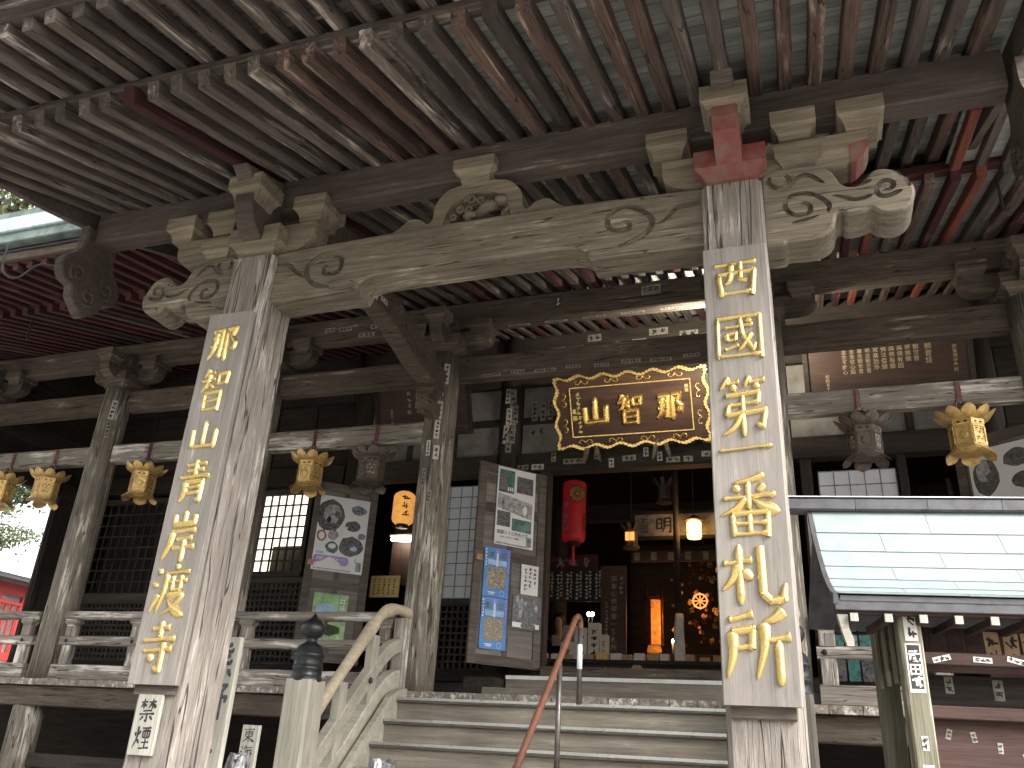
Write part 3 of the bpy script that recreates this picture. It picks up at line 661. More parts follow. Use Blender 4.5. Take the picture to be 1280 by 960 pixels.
# barge boards and hanging ornaments at the two roof ends
BO = [(2.55, 4.24), (3.2, 4.235), (4.1, 4.325), (4.9, 4.46), (5.6, 4.655), (6.4, 4.95), (7.2, 5.26)]
for x in (-6.40, 1.68):
    lo = [tuple(p[:2]) for p in smoothpts([(a, b, 0) for a, b in BO], 4)]
    g = Geo(); g.prism(lo + [(a, b + 0.26) for a, b in lo[::-1]], -0.035, 0.035, 'purlin_wood', TYZ(x), bev=0.008)
    g.build('barge_board', porch)
    go = [(-.20, 4.47), (-.19, 4.28), (-.24, 4.15), (-.33, 4.06), (-.36, 3.94), (-.30, 3.83), (-.20, 3.80), (-.17, 3.70), (-.08, 3.62), (0, 3.56)]
    go = go + [(-a, b) for a, b in go[-2::-1]]
    out = [(5.22 + p[0], p[1]) for p in smoothpts([(a, b, 0) for a, b in go], 3)]
    g = Geo(); g.prism(out, -0.05, 0.05, 'purlin_wood', TYZ(x + (0.09 if x < 0 else -0.03)), bev=0.015)
    if True:
        for dy, dz, r in ((-.17, 3.95, .1), (.17, 3.95, .1), (0, 3.78, .09)):
            g.tube([((x + 0.09 + 0.045) if x < 0 else x - 0.08, 5.22 + dy + p[0], dz + p[1]) for p in spiral(0, 0, r, 1.5, 1.0, 1 if dy < 0 else -1)], 0.022, 'purlin_wood', 6)
    tag(g.build('hanging_ornament', porch), 'carved cloud-shaped board hanging at the roof end')
# ---------------------------------------------------------------- temple hall
hall = thing('temple_hall', 'dark timber temple hall with round columns, bracket blocks and deep eaves', 'temple', (-3.6, 11.0, GZ))
FZ = 0.60                                  # veranda floor
CX = (-12.28, -9.6, -6.93, -4.25, -0.25, 2.43, 5.1)
CY = 9.03
columns = {}
for i, x in enumerate(CX):
    c = round_post('column', x, CY, FZ, 4.73, 0.215, 0.20, 'column_wood', hall, seed=i, jit=0.005)
    columns[x] = c
    masu('bearing_block', x, CY + 0.03, 4.73, 4.98, 0.50, 'hall_wood', hall)
    g = Geo(); g.prism(arm_profile(0.60, 0.60, 4.90, 5.12, 0.12), -0.09, 0.09, 'hall_wood', bev=0.008); g.build('bracket_arm', hall, Matrix.Translation((x, CY + 0.1, 0)))
    for dx in (-0.45, 0, 0.45): masu('bearing_block', x + dx, CY + 0.1, 5.05, 5.255, 0.30, 'hall_wood', hall, 0.36)
    g = Geo(); g.prism([(0.0, 5.10), (-0.42, 5.10), (-0.42, 5.0), (-0.38, 4.92), (-0.28, 4.86), (0.0, 4.84)], -0.085, 0.085, 'hall_wood', TYZ(0), bev=0.01); g.build('front_bracket_arm', hall, Matrix.Translation((x, CY, 0)))
    masu('bearing_block', x, CY - 0.33, 5.06, 5.26, 0.28, 'hall_wood', hall)
for i in range(len(CX) - 1):
    a, b = CX[i] + 0.19, CX[i + 1] - 0.19
    beam('head_tie_beam', (a, CY + 0.08, 4.57), (b, CY + 0.08, 4.57), 0.17, 0.32, 'hall_wood', hall, ch=0.015, seg=8, jit=0.004, seed=i)
    if i != 3:
        lb = beam('lantern_beam', (a, CY + 0.03, 3.72), (b, CY + 0.03, 3.72), 0.15, 0.27, 'worn_wood', hall, ch=0.02, seg=8, jit=0.004, seed=i)
beam('purlin', (-14.4, CY + 0.12, 5.37), (7.2, CY + 0.12, 5.37), 0.2, 0.365, 'hall_wood', hall, ch=0.014, seg=24, jit=0.003)
# hall eaves
def zh(y): return 5.555 + 0.295 * (y - 9.05)
NH = Vector((0, -0.295, 1)).normalized(); NG = Vector((0, -0.2, 1)).normalized()
def zg(y): return 4.84 + 0.2 * (y - 5.95)
for k in range(101):
    x = -14.3 + 0.2115 * k
    left = x < -5.5
    mat = rnd.choice(('rafter_red', 'rafter_red', 'rafter_wood')) if left else (('rafter_orange', 'rafter_wood', 'rafter_wood_ruddy', 'rafter_red')[k % 4 if x > 0 else (k * 7) % 4])
    if not left and x < 0.2: mat = rnd.choice(('rafter_wood',) * 6 + ('rafter_red',))
    a = Vector((x, 7.03, zh(7.03))); b = Vector((x, 11.78, zh(11.78)))
    beam('rafter', a + NH * 0.055, b + NH * 0.055, 0.085, 0.11, mat, hall, up=NH, ch=0.008, seg=6, jit=0.002, seed=k % 4)
    if x < -6.3 or x > 1.5:
        a = Vector((x, 5.95, zg(5.95))); b = Vector((x, 7.6, zg(7.6)))
        m2 = 'rafter_red' if left else ('rafter_orange' if k % 3 == 0 else 'rafter_wood')
        beam('flying_rafter', a + NG * 0.045, b + NG * 0.045, 0.08, 0.09, m2, hall, up=NG, ch=0.008, seg=3, jit=0.002, seed=k % 4)
beam('rafter_tie', (-14.4, 7.07, 5.135), (7.2, 7.07, 5.135), 0.11, 0.10, 'rafter_red', hall)
for x0, x1 in ((-14.4, -6.3), (1.5, 7.2)):
    beam('eave_beam', (x0, 5.93, 4.985), (x1, 5.93, 4.985), 0.12, 0.10, 'hall_wood', hall)
    beam('eave_beam', (x0, 5.90, 5.055), (x1, 5.90, 5.055), 0.10, 0.035, 'black_tile', hall)
    beam('gutter', (x0, 5.80, 5.14), (x1, 5.80, 5.14), 0.13, 0.13, 'roof_copper_dark', hall)
    beam('roof_edge', (x0, 5.78, 5.305), (x1, 5.78, 5.305), 0.16, 0.20, 'roof_copper_pale', hall)
    boards(hall, x0, x1, 5.92, 7.5, lambda y: zg(y) + 0.092, NG, 'rafter_red' if x0 < 0 else 'roof_board_wood', 0.2)
boards(hall, -14.4, 7.2, 7.06, 11.7, lambda y: zh(y) + 0.114, NH, 'roof_board_wood', 0.2)
g = Geo(); g.prism([(5.75, 5.40), (7.5, 5.5), (9.05, 5.85), (11.8, 6.62), (18.5, 8.6), (18.5, 9.4), (12, 7.6), (8, 6.0), (5.75, 5.52)], -7.3, 14.5, 'roof_copper_dark', TYZ(0)); g.build('roof_cover', hall)
# curved tie beams from the porch pillars to the hall columns
EB = [(5.38, 3.46), (5.7, 3.56), (6.2, 3.95), (6.75, 4.33), (7.2, 4.38), (7.7, 4.29), (8.1, 4.20), (8.5, 4.16), (8.86, 4.15)]
ET = [(8.86, 4.46), (8.5, 4.49), (8.1, 4.57), (7.7, 4.66), (7.2, 4.73), (6.65, 4.66), (6.1, 4.36), (5.7, 4.0), (5.38, 3.80)]
for x in (CX[3], CX[4]):
    g = Geo(); g.prism([tuple(p[:2]) for p in smoothpts([(a, b, 0) for a, b in EB], 3)] + [tuple(p[:2]) for p in smoothpts([(a, b, 0) for a, b in ET], 3)], -0.11, 0.11, 'hall_wood', TYZ(0), bev=0.02)
    eb = g.build('curved_tie_beam', hall, Matrix.Translation((x, 0, 0)))
    masu('bearing_block', x, 8.62, 3.98, 4.17, 0.26, 'hall_wood', hall)
    bx('bracket_stub', x - 0.08, x + 0.08, 8.45, 8.85, 3.80, 3.985, 'hall_wood', hall)
    if x < -2:
        for k, z in enumerate((4.45, 4.5)): sticker(eb, facing((x + 0.113, 6.85 + 0.22 * k, z), (0, 1, 0), (1, 0, 0)), 0.15, 0.06, 90 + k)

# inner wall
YW = 11.7
for i, x in enumerate(CX):
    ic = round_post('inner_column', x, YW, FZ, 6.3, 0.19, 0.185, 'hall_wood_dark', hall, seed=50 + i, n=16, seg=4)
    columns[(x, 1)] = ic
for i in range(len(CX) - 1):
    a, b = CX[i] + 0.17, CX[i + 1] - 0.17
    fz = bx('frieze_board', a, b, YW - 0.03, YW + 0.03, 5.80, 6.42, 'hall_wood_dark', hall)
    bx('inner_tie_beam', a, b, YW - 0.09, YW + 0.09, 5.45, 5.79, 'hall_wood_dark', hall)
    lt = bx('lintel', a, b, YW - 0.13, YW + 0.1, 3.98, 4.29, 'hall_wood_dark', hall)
    if i == 3:
        rr = random.Random(5); wl = ['小荘原', None, None, 'みはる', None, 'ゆら', None, None, None, None, None]
        for k in range(13):
            x = a + 0.35 + (b - a - 0.6) * k / 12
            w_, h_ = rr.uniform(.20, .30), rr.uniform(.11, .15)
            sticker(fz, FRONT(x + rr.uniform(-.06, .06), YW - 0.033, rr.choice((6.0, 6.05, 6.12, 6.22))), w_, h_, 200 + k, None, aged=rr.random() < .5)
        for k in range(16):
            x = a + 0.15 + (b - a - 0.3) * k / 15; v = rr.random() < .35
            sticker(lt, FRONT(x + rr.uniform(-.05, .05), YW - 0.133, rr.choice((4.06, 4.12, 4.2))), *((.075, .14) if v else (rr.uniform(.12, .2), .085)), 230 + k, None, aged=rr.random() < .75)
    n = 4 if i == 3 else 3
    for k in range(n):                                        # plaster panels between battens
        x0, x1 = a + (b - a) * k / n, a + (b - a) * (k + 1) / n
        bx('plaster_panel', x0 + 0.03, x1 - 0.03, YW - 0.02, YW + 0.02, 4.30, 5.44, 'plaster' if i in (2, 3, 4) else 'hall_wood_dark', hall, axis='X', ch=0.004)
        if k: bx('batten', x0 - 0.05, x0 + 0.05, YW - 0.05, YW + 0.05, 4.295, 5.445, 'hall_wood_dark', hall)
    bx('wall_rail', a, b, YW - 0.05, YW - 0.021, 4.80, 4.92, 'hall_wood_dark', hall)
for k, (x, z, w_, h_) in enumerate(((-3.86, 5.02, .09, .34), (-3.72, 5.0, .09, .32), (-3.6, 5.02, .08, .34), (-3.8, 4.66, .26, .12))):
    sticker(hall, FRONT(x, YW - 0.055, z), w_, h_, 300 + k, None, aged=True)
# purlin underside stickers, front head tie stickers
for k in range(9):
    rr = random.Random(k); x = -3.6 + k * 0.36
    sticker(hall, FRONT(x, CY - 0.008, 4.43 + 0.02 * (k % 2)), rr.uniform(.16, .28), 0.045, 320 + k, None, aged=True)
sticker(hall, FRONT(-1.55, CY + 0.015, 5.42), .24, .14, 341, '小荘原', aged=True)
sticker(hall, FRONT(-0.85, CY + 0.015, 5.40), .18, .13, 342, None, dark=True)
sticker(hall, FRONT(-2.75, CY + 0.015, 5.40), .07, .15, 343, None, dark=True)
for k in range(6): sticker(hall, facing((-3.3 + k * 0.5, CY + 0.12, 5.184), (1, 0, 0), (0, 0, -1)), .3, .05, 350 + k, None, aged=True)
for k, (x, z, w_) in enumerate(((-6.1, 5.38, .16), (-5.85, 5.37, .2), (-5.3, 5.36, .3), (-5.5, 5.24, .25))): sticker(hall, FRONT(x, CY + 0.015, z), w_, 0.07, 360 + k, None, aged=True)
# column stickers: small votive slips turned to the visitor
def col_sticker(x, z, ang, w, h, seed, words=None, dark=False, r=0.213, y=CY, key=None, aged=False):
    n = Vector((math.sin(ang), -math.cos(ang), 0)); u = Vector((math.cos(ang), math.sin(ang), 0))
    sticker(columns[key if key else x], facing(Vector((x, y, z)) + n * (r + 0.003), u, n), w, h, seed, words, dark, aged)
for k, (z, a, w_, h_, wd) in enumerate(((4.28, 18, .08, .34, '御宮久'), (4.12, -8, .05, .17, None), (3.92, 20, .07, .24, None), (3.66, 18, .065, .24, None), (3.42, -6, .055, .20, None), (3.05, -14, .05, .22, None), (3.36, 22, .07, .18, None), (4.42, 32, .07, .28, None), (2.8, 12, .05, .16, None))):
    col_sticker(CX[3], z, R(a), w_, h_, 400 + k, wd, aged=k in (5, 8))
for k, (z, a, w_, h_, wd) in enumerate(((4.1, 10, .08, .34, None), (3.82, 14, .08, .28, None), (3.45, 8, .07, .26, None))): col_sticker(CX[4], z, R(a), w_, h_, 420 + k, wd, r=0.214)
col_sticker(CX[1], 4.36, R(38), .075, .30, 430, None); col_sticker(CX[1], 4.05, R(38), .06, .26, 431, None, aged=True)
for k, (z, a, w_, h_, wd) in enumerate(((5.2, 20, .10, .34, None), (4.9, 5, .09, .28, None), (4.62, 24, .10, .34, '御昭堂'), (4.6, -6, .09, .30, None), (4.95, 34, .09, .3, None), (5.25, -5, .08, .25, None), (4.4, 10, .09, .2, None))):
    col_sticker(CX[3], z, R(a), w_, h_, 440 + k, wd, r=0.19, y=YW, key=(CX[3], 1), aged=k % 2 == 0)

# lattice, paper screens, boards of the inner wall
def lattice(x0, x1, z0, z1, nx, nz, bar, y, mat='lattice_wood', paper=None, name='lattice_window', pz=None):
    g = Geo(); d = 0.03
    for i in range(nx + 1):
        x = x0 + (x1 - x0) * i / nx; g.box(x - bar / 2, x + bar / 2, y - d, y, z0, z1, mat)
    for i in range(nz + 1):
        z = z0 + (z1 - z0) * i / nz; g.box(x0, x1, y - d - 0.004, y - 0.004, z - bar / 2, z + bar / 2, mat)
    o = g.build(name, hall)
    for (s0, s1, t0, t1, pm) in (paper or []):
        q = Geo(); q.box(s0, s1, y + 0.004, y + 0.012, t0, t1, pm); q.build('paper_screen', o)
    for (s0, s1, t0, t1) in ((x0 - .07, x1 + .07, z1, z1 + .08), (x0 - .07, x1 + .07, z0 - .08, z0), (x0 - .08, x0 - 0.003, z0, z1), (x1 + 0.003, x1 + .08, z0, z1)):
        q = Geo(); q.box(s0, s1, y - 0.05, y + 0.03, t0, t1, mat); q.build('window_frame', o)
    return o
lattice(-12.05, -9.85, 2.22, 3.82, 13, 8, 0.022, YW)
lattice(-12.05, -9.85, 1.05, 2.06, 24, 11, 0.035, YW)
lattice(-9.35, -7.75, 2.55, 3.85, 11, 7, 0.022, YW, paper=[(-8.95, -8.32, 2.56, 3.84, 'lit_screen'), (-8.32, -7.76, 2.98, 3.84, 'lit_screen')])
lattice(-9.35, -7.20, 1.05, 2.38, 24, 14, 0.035, YW)
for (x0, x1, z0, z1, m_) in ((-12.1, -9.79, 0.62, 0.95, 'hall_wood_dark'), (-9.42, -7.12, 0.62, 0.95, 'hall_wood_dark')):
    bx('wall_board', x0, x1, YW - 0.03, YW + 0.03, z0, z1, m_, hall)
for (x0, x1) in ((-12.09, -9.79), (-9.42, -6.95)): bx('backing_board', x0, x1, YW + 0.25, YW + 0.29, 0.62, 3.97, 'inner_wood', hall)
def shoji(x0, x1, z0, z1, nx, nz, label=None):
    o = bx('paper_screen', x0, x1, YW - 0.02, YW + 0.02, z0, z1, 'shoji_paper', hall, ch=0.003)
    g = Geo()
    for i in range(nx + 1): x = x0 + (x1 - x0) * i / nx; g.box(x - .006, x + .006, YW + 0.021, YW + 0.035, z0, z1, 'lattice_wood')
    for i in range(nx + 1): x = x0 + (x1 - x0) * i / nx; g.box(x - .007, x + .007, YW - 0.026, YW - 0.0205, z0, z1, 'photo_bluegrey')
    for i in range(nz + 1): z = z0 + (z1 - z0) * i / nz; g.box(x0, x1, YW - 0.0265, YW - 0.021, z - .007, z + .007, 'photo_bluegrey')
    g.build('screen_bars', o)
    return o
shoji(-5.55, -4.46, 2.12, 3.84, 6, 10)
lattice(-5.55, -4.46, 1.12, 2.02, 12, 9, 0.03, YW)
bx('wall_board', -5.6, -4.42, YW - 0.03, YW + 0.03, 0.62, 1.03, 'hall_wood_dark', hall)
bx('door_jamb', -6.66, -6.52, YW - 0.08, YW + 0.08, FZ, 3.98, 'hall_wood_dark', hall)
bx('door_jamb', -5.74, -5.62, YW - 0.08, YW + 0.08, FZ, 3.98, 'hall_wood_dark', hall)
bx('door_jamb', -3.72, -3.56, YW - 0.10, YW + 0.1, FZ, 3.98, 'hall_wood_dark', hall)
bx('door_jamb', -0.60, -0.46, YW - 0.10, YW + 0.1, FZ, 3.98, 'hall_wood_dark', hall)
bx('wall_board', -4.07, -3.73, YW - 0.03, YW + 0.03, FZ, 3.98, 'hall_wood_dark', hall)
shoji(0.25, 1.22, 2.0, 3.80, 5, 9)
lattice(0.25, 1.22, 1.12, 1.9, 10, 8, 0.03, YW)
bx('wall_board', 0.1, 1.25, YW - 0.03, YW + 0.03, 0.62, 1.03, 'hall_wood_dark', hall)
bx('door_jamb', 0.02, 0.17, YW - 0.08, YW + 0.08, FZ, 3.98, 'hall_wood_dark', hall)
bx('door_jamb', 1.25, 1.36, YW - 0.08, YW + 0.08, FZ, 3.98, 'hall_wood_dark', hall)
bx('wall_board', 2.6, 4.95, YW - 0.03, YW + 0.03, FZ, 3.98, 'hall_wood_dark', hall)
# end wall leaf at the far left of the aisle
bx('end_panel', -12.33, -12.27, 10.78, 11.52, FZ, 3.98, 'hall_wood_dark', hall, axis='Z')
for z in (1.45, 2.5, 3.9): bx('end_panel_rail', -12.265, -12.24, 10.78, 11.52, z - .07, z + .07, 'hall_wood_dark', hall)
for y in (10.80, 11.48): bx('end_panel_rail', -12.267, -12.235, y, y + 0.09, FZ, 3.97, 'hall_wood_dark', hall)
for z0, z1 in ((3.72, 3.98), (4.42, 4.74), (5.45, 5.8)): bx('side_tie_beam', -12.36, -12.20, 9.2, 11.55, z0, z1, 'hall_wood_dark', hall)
for z0, z1 in ((3.985, 4.415), (4.745, 5.445), (5.805, 6.3)): bx('side_frieze_board', -12.31, -12.25, 9.2, 11.55, z0, z1, 'hall_wood_dark', hall, axis='Y')
# interior shell
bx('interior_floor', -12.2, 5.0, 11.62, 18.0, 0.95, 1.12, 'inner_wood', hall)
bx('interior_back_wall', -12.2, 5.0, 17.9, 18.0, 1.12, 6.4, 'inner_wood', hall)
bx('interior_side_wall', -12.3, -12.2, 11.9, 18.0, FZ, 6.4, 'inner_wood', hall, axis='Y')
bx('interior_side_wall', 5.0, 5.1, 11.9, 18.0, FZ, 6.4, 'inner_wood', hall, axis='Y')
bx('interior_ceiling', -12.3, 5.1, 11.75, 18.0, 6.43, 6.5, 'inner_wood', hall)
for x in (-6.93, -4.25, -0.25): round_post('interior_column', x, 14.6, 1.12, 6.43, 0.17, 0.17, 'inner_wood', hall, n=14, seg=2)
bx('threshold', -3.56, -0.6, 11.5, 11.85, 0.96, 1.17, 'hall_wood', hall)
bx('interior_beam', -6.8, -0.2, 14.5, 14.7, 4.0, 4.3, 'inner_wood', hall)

# ---------------------------------------------------------------- veranda
ver = thing('veranda', 'weathered plank veranda along the hall front, edge boards worn pale', 'veranda', (-3.6, 8.8, GZ))
x = -13.6; k = 0
while x < 6.4:
    w_ = 0.27 + 0.05 * ((k * 37) % 7) / 7
    bx('floor_board', x, x + w_ - 0.006, 8.66 + rnd.uniform(-.008, .008), 11.6, FZ - 0.075, FZ + rnd.uniform(-.004, .002), 'worn_wood', ver, axis='Y', ch=0.006)
    x += w_; k += 1
for (a, b) in ((-13.6, -4.32), (-0.18, 6.4)): beam('edge_beam', (a, 8.82, 0.40), (b, 8.82, 0.40), 0.16, 0.24, 'hall_wood', ver, ch=0.012, seg=12, jit=0.004)
beam('edge_beam', (-4.1, 8.86, 0.40), (-0.4, 8.86, 0.40), 0.1, 0.24, 'hall_wood', ver)
for x in CX: round_post('support_post', x, 8.93, GZ, 0.50, 0.19, 0.19, 'column_wood', ver, n=14, seg=5, seed=int(x * 10) % 97)
bx('underfloor_shade_sheet', -13.4, 6.2, 11.4, 11.5, GZ, 0.5, 'inner_wood', ver)  # dark sheet added for the shade of the open underfloor
for a, b in ((-12.1, -9.8), (-9.4, -7.1), (-6.7, -4.5), (0.0, 2.2)): bx('underfloor_rail', a, b, 8.9, 9.0, -0.42, -0.26, 'hall_wood_dark', ver)

def railing(name, x0, x1, label, y=8.93, posts=None):
    t = thing(name, label, 'railing', ((x0 + x1) / 2, y, FZ), 'railings between the front columns')
    g = Geo(); n = 10
    g.tube([(0, 0, 0)] + [((x1 - x0) * i / n, rnd.uniform(-.003, .003), rnd.uniform(-.003, .003)) for i in range(1, n)] + [(x1 - x0, 0, 0)], 0.058, 'worn_wood', 12)
    g.build('top_rail', t, Matrix.Translation((x0, y, 1.41)))
    beam('middle_rail', (x0, y, 1.09), (x1, y, 1.09), 0.075, 0.115, 'worn_wood', t, seg=6, jit=0.002)
    beam('bottom_rail', (x0, y - 0.01, 0.70), (x1, y - 0.01, 0.70), 0.12, 0.185, 'worn_wood', t, seg=6, jit=0.003)
    for px in posts or ():
        vpost('post', px, y + 0.003, 0.79, 1.03, 0.15, 0.10, 'worn_wood', t, ch=0.008)
        vpost('post', px, y + 0.003, 1.145, 1.27, 0.15, 0.10, 'worn_wood', t, ch=0.008)
        masu('bearing_block', px, y, 1.27, 1.365, 0.20, 'worn_wood', t, 0.13)
        g = Geo(); g.lathe([(0.026, -0.012), (0.026, 0), (0.018, 0.010), (0.006, 0.013)], 'bronze_black', 10)
        g.build('nail_cover', t, FRONT(px - 0.03, y - 0.042, 1.09))
railing('veranda_railing', -13.4, -9.83, 'railing at the far left, before the red building', posts=(-11.6, -9.98, -12.1))
railing('veranda_railing', -9.37, -7.14, 'railing between the leftmost column and the left porch pillar', posts=(-9.22, -8.15, -7.3))
railing('veranda_railing', -6.7, -4.52, 'railing between left porch pillar and the stair newel post', posts=(-6.5, -5.55, -4.62))
railing('veranda_railing', 0.02, 2.2, 'railing to the right of the right porch pillar, behind the roofed stand', posts=(0.12, 1.1, 2.0))
railing('veranda_railing', 2.65, 4.9, 'railing beyond the roofed stand at the far right', posts=(2.8, 3.8, 4.7))

# ---------------------------------------------------------------- stairs
st = thing('wooden_stairs', 'wide weathered wooden stairs with metal nosings up to the hall', 'stairs', (-2.25, 7.5, GZ))
SX0, SX1 = -4.17, -0.33
for i in range(10):
    z = 0.514 - 0.2205 * i; y = 8.43 - 0.25 * i
    if z < GZ: break
    bx('tread', SX0, SX1, y, y + 0.30, z - 0.045, z, 'stair_wood', st, ch=0.006)
    bx('riser', SX0, SX1, y + 0.035, y + 0.06, max(z - 0.218, GZ), z - 0.047, 'stair_wood', st, ch=0.003)
    g = Geo()
    g.box(SX0 + 0.02, SX1 - 0.02, y - 0.006, y + 0.045, z + 0.0015, z + 0.006, 'steel'); g.box(SX0 + 0.02, SX1 - 0.02, y - 0.0065, y - 0.0015, z - 0.020, z + 0.0055, 'steel')
    g.box(SX0 + 0.02, SX1 - 0.02, y - 0.007, y - 0.002, z - 0.034, z - 0.0205, 'steel_dark')
    g.build('metal_nosing', st)
ST = lambda y: 0.514 + (y - 8.43) * 0.882
for x in (-4.19, -0.31):
    g = Geo(); g.prism([(8.66, 0.62), (8.66, 0.15), (6.0, ST(6.0) - 0.25), (6.0, ST(6.0) + 0.12), (8.3, 0.52), (8.48, 0.60)], -0.03, 0.03, 'rail_wood', TYZ(x)); g.build('stringer', st)
inner = thing('entrance_step', 'low wooden steps with a pale metal edge before the hall doorway', 'step', (-2.2, 11.0, FZ))
bx('lower_step', -3.95, -0.5, 10.35, 10.92, FZ + 0.003, 0.79, 'stair_wood', inner)
bx('upper_step', -3.80, -0.5, 10.80, 11.49, FZ + 0.005, 0.97, 'stair_wood', inner)
g = Geo(); g.box(-3.80, -0.5, 10.785, 10.84, 0.971, 0.976, 'white_paint'); g.box(-3.80, -0.5, 10.785, 10.798, 0.93, 0.9705, 'white_paint'); g.build('metal_edge', inner)
bx('side_block', -4.25, -3.83, 10.45, 11.3, FZ + 0.002, 0.92, 'hall_wood_dark', inner)

def stair_rail(xr, label):
    t = thing('stair_railing', label, 'railing', (xr, 7.6, GZ), 'railings on both sides of the stairs')
    Y0 = 6.92
    # newel post with bronze cap
    vpost('newel_post', xr, Y0, GZ, 0.54, 0.27, 0.27, 'rail_wood', t, ch=0.025, seg=4, jit=0.002)
    g = Geo(); g.lathe([(0.135, 0.0), (0.142, 0.01), (0.142, 0.035), (0.132, 0.045), (0.132, 0.10), (0.137, 0.105), (0.137, 0.125), (0.13, 0.13), (0.128, 0.21), (0.134, 0.215), (0.134, 0.235), (0.125, 0.245), (0.115, 0.29), (0.095, 0.315), (0.055, 0.335), (0.045, 0.36), (0.052, 0.375), (0.085, 0.395), (0.108, 0.43), (0.112, 0.465), (0.10, 0.50), (0.07, 0.53), (0.035, 0.552), (0.012, 0.585), (0.003, 0.60)], 'bronze_black', 24)
    cap = g.build('newel_cap', t, Matrix.Translation((xr, Y0, 0.525)))
    # handrail: straight rise, then bends level into the column
    g = Geo(); P = smoothpts([(xr, 6.97, 0.14), (xr, 7.29, 0.43), (xr, 7.94, 1.07), (xr, 8.15, 1.27), (xr, 8.36, 1.39), (xr, 8.62, 1.44), (xr, 8.84, 1.43)], 5)
    g.tube(P, [0.062 + 0.008 * math.sin(i * 0.7) for i in range(len(P))], 'handrail_wood', 12); g.build('handrail', t)
    # middle and lower curved rails, flat boards in the YZ plane
    def ribbon(nm, pts, h, w):
        P = smoothpts([(a, b, 0) for a, b in pts], 5); up = []; lo = []
        for i, p in enumerate(P):
            d = P[min(i + 1, len(P) - 1)] - P[max(i - 1, 0)]; d.normalize()
            up.append((p.x - d.y * h / 2, p.y + d.x * h / 2)); lo.append((p.x + d.y * h / 2, p.y - d.x * h / 2))
        g = Geo(); g.prism(up + lo[::-1], -w / 2, w / 2, 'rail_wood', TYZ(xr), bev=0.012); return g.build(nm, t)
    ribbon('middle_rail', [(6.97, -0.33), (7.28, -0.05), (8.0, 0.62), (8.28, 0.87), (8.5, 1.01), (8.68, 1.06), (8.84, 1.06)], 0.15, 0.10)
    ribbon('lower_rail', [(6.97, -0.75), (7.28, -0.47), (8.0, 0.20), (8.28, 0.47), (8.5, 0.62), (8.68, 0.68), (8.84, 0.68)], 0.26, 0.12)
    for y in (7.55, 8.1):
        zz = 0.22 + (y - 7.55) * 0.93
        vpost('baluster', xr, y, zz - 0.40, zz + 0.36, 0.085, 0.14, 'rail_wood', t, ch=0.008)
    vpost('end_post', xr, 8.74, FZ - 0.1, 1.36, 0.15, 0.13, 'worn_wood', t, ch=0.01)
    g = Geo(); g.lathe([(0.03, -0.004), (0.03, 0.008), (0.02, 0.018), (0.006, 0.022)], 'bronze_black', 12); g.build('nail_cover', t, facing((xr + 0.062, 8.02, 0.64), (0, 1, 0), (1, 0, 0)))
stair_rail(-4.33, 'pale curved stair railing with bronze-capped newel, left of the stairs')
stair_rail(-0.17, 'pale curved stair railing hidden behind the right porch pillar')

mr = thing('metal_handrail', 'brown and steel pipe handrail standing on the middle of the stairs', 'handrail', (-2.16, 7.5, -0.2))
def pipe(name, pts, r, mat): g = Geo(); g.tube(pts, r, mat, 12); return g.build(name, mr)
XR = -2.16
pipe('grip_rail', smoothpts([(XR, 6.2, -0.29), (XR, 7.3, 0.62), (XR, 7.98, 1.19), (XR, 8.08, 1.265), (XR, 8.17, 1.30), (XR, 8.245, 1.275), (XR, 8.26, 1.2)], 5), 0.028, 'rail_brown')
pipe('post', [(XR, 8.26, 0.50), (XR, 8.26, 1.22)], 0.024, 'steel_dark'); pipe('white_tape_band', [(XR, 8.26, 0.82), (XR, 8.26, 1.05)], 0.0255, 'white_tape')
pipe('post', [(XR, 7.56, -0.3), (XR, 7.56, 0.80)], 0.024, 'steel_dark'); pipe('post', [(XR, 6.5, -1.2), (XR, 6.5, -0.05)], 0.024, 'steel_dark')
# ---------------------------------------------------------------- long signboards on the pillars
def long_sign(px, chars, zs, sizes, label):
    t = thing('signboard', label, 'signboard', (px, 4.95, 0.32), 'tall carved signboards on the porch pillars')
    beam('board', (px, 4.955, 0.325), (px, 4.955, 3.205), 0.41, 0.055, 'sign_board_wood', t, up=(0, -1, 0), ch=0.006, seg=6, jit=0.001)
    bx('mounting_batten', px - 0.17, px + 0.17, 4.975, 5.01, 0.26, 0.36, 'purlin_wood', t)
    for ch, z, (w, h) in zip(chars, zs, sizes):
        w, h = w * 1.12, h * 1.06; g = Geo(); glyph(g, ch, h, 'gold_leaf', None, width=14 if ch not in '國第番智渡' else 11.0, height=0.020, asp=w / h)
        g.build('gilded_character', t, FRONT(px - 0.005, 4.927, z))
    return t
long_sign(-4.29, '那智山青岸渡寺', (2.93, 2.52, 2.14, 1.77, 1.35, 0.96, 0.57), ((.27, .33), (.27, .36), (.27, .25), (.28, .33), (.28, .37), (.29, .35), (.28, .34)), 'tall grey signboard with seven gilded characters on the left porch pillar')
long_sign(-0.285, '西國第一番札所', (2.955, 2.53, 2.05, 1.775, 1.42, 1.02, 0.63), ((.30, .29), (.30, .31), (.31, .38), (.31, .20), (.33, .36), (.33, .34), (.33, .38)), 'tall grey signboard with seven gilded characters on the right porch pillar')

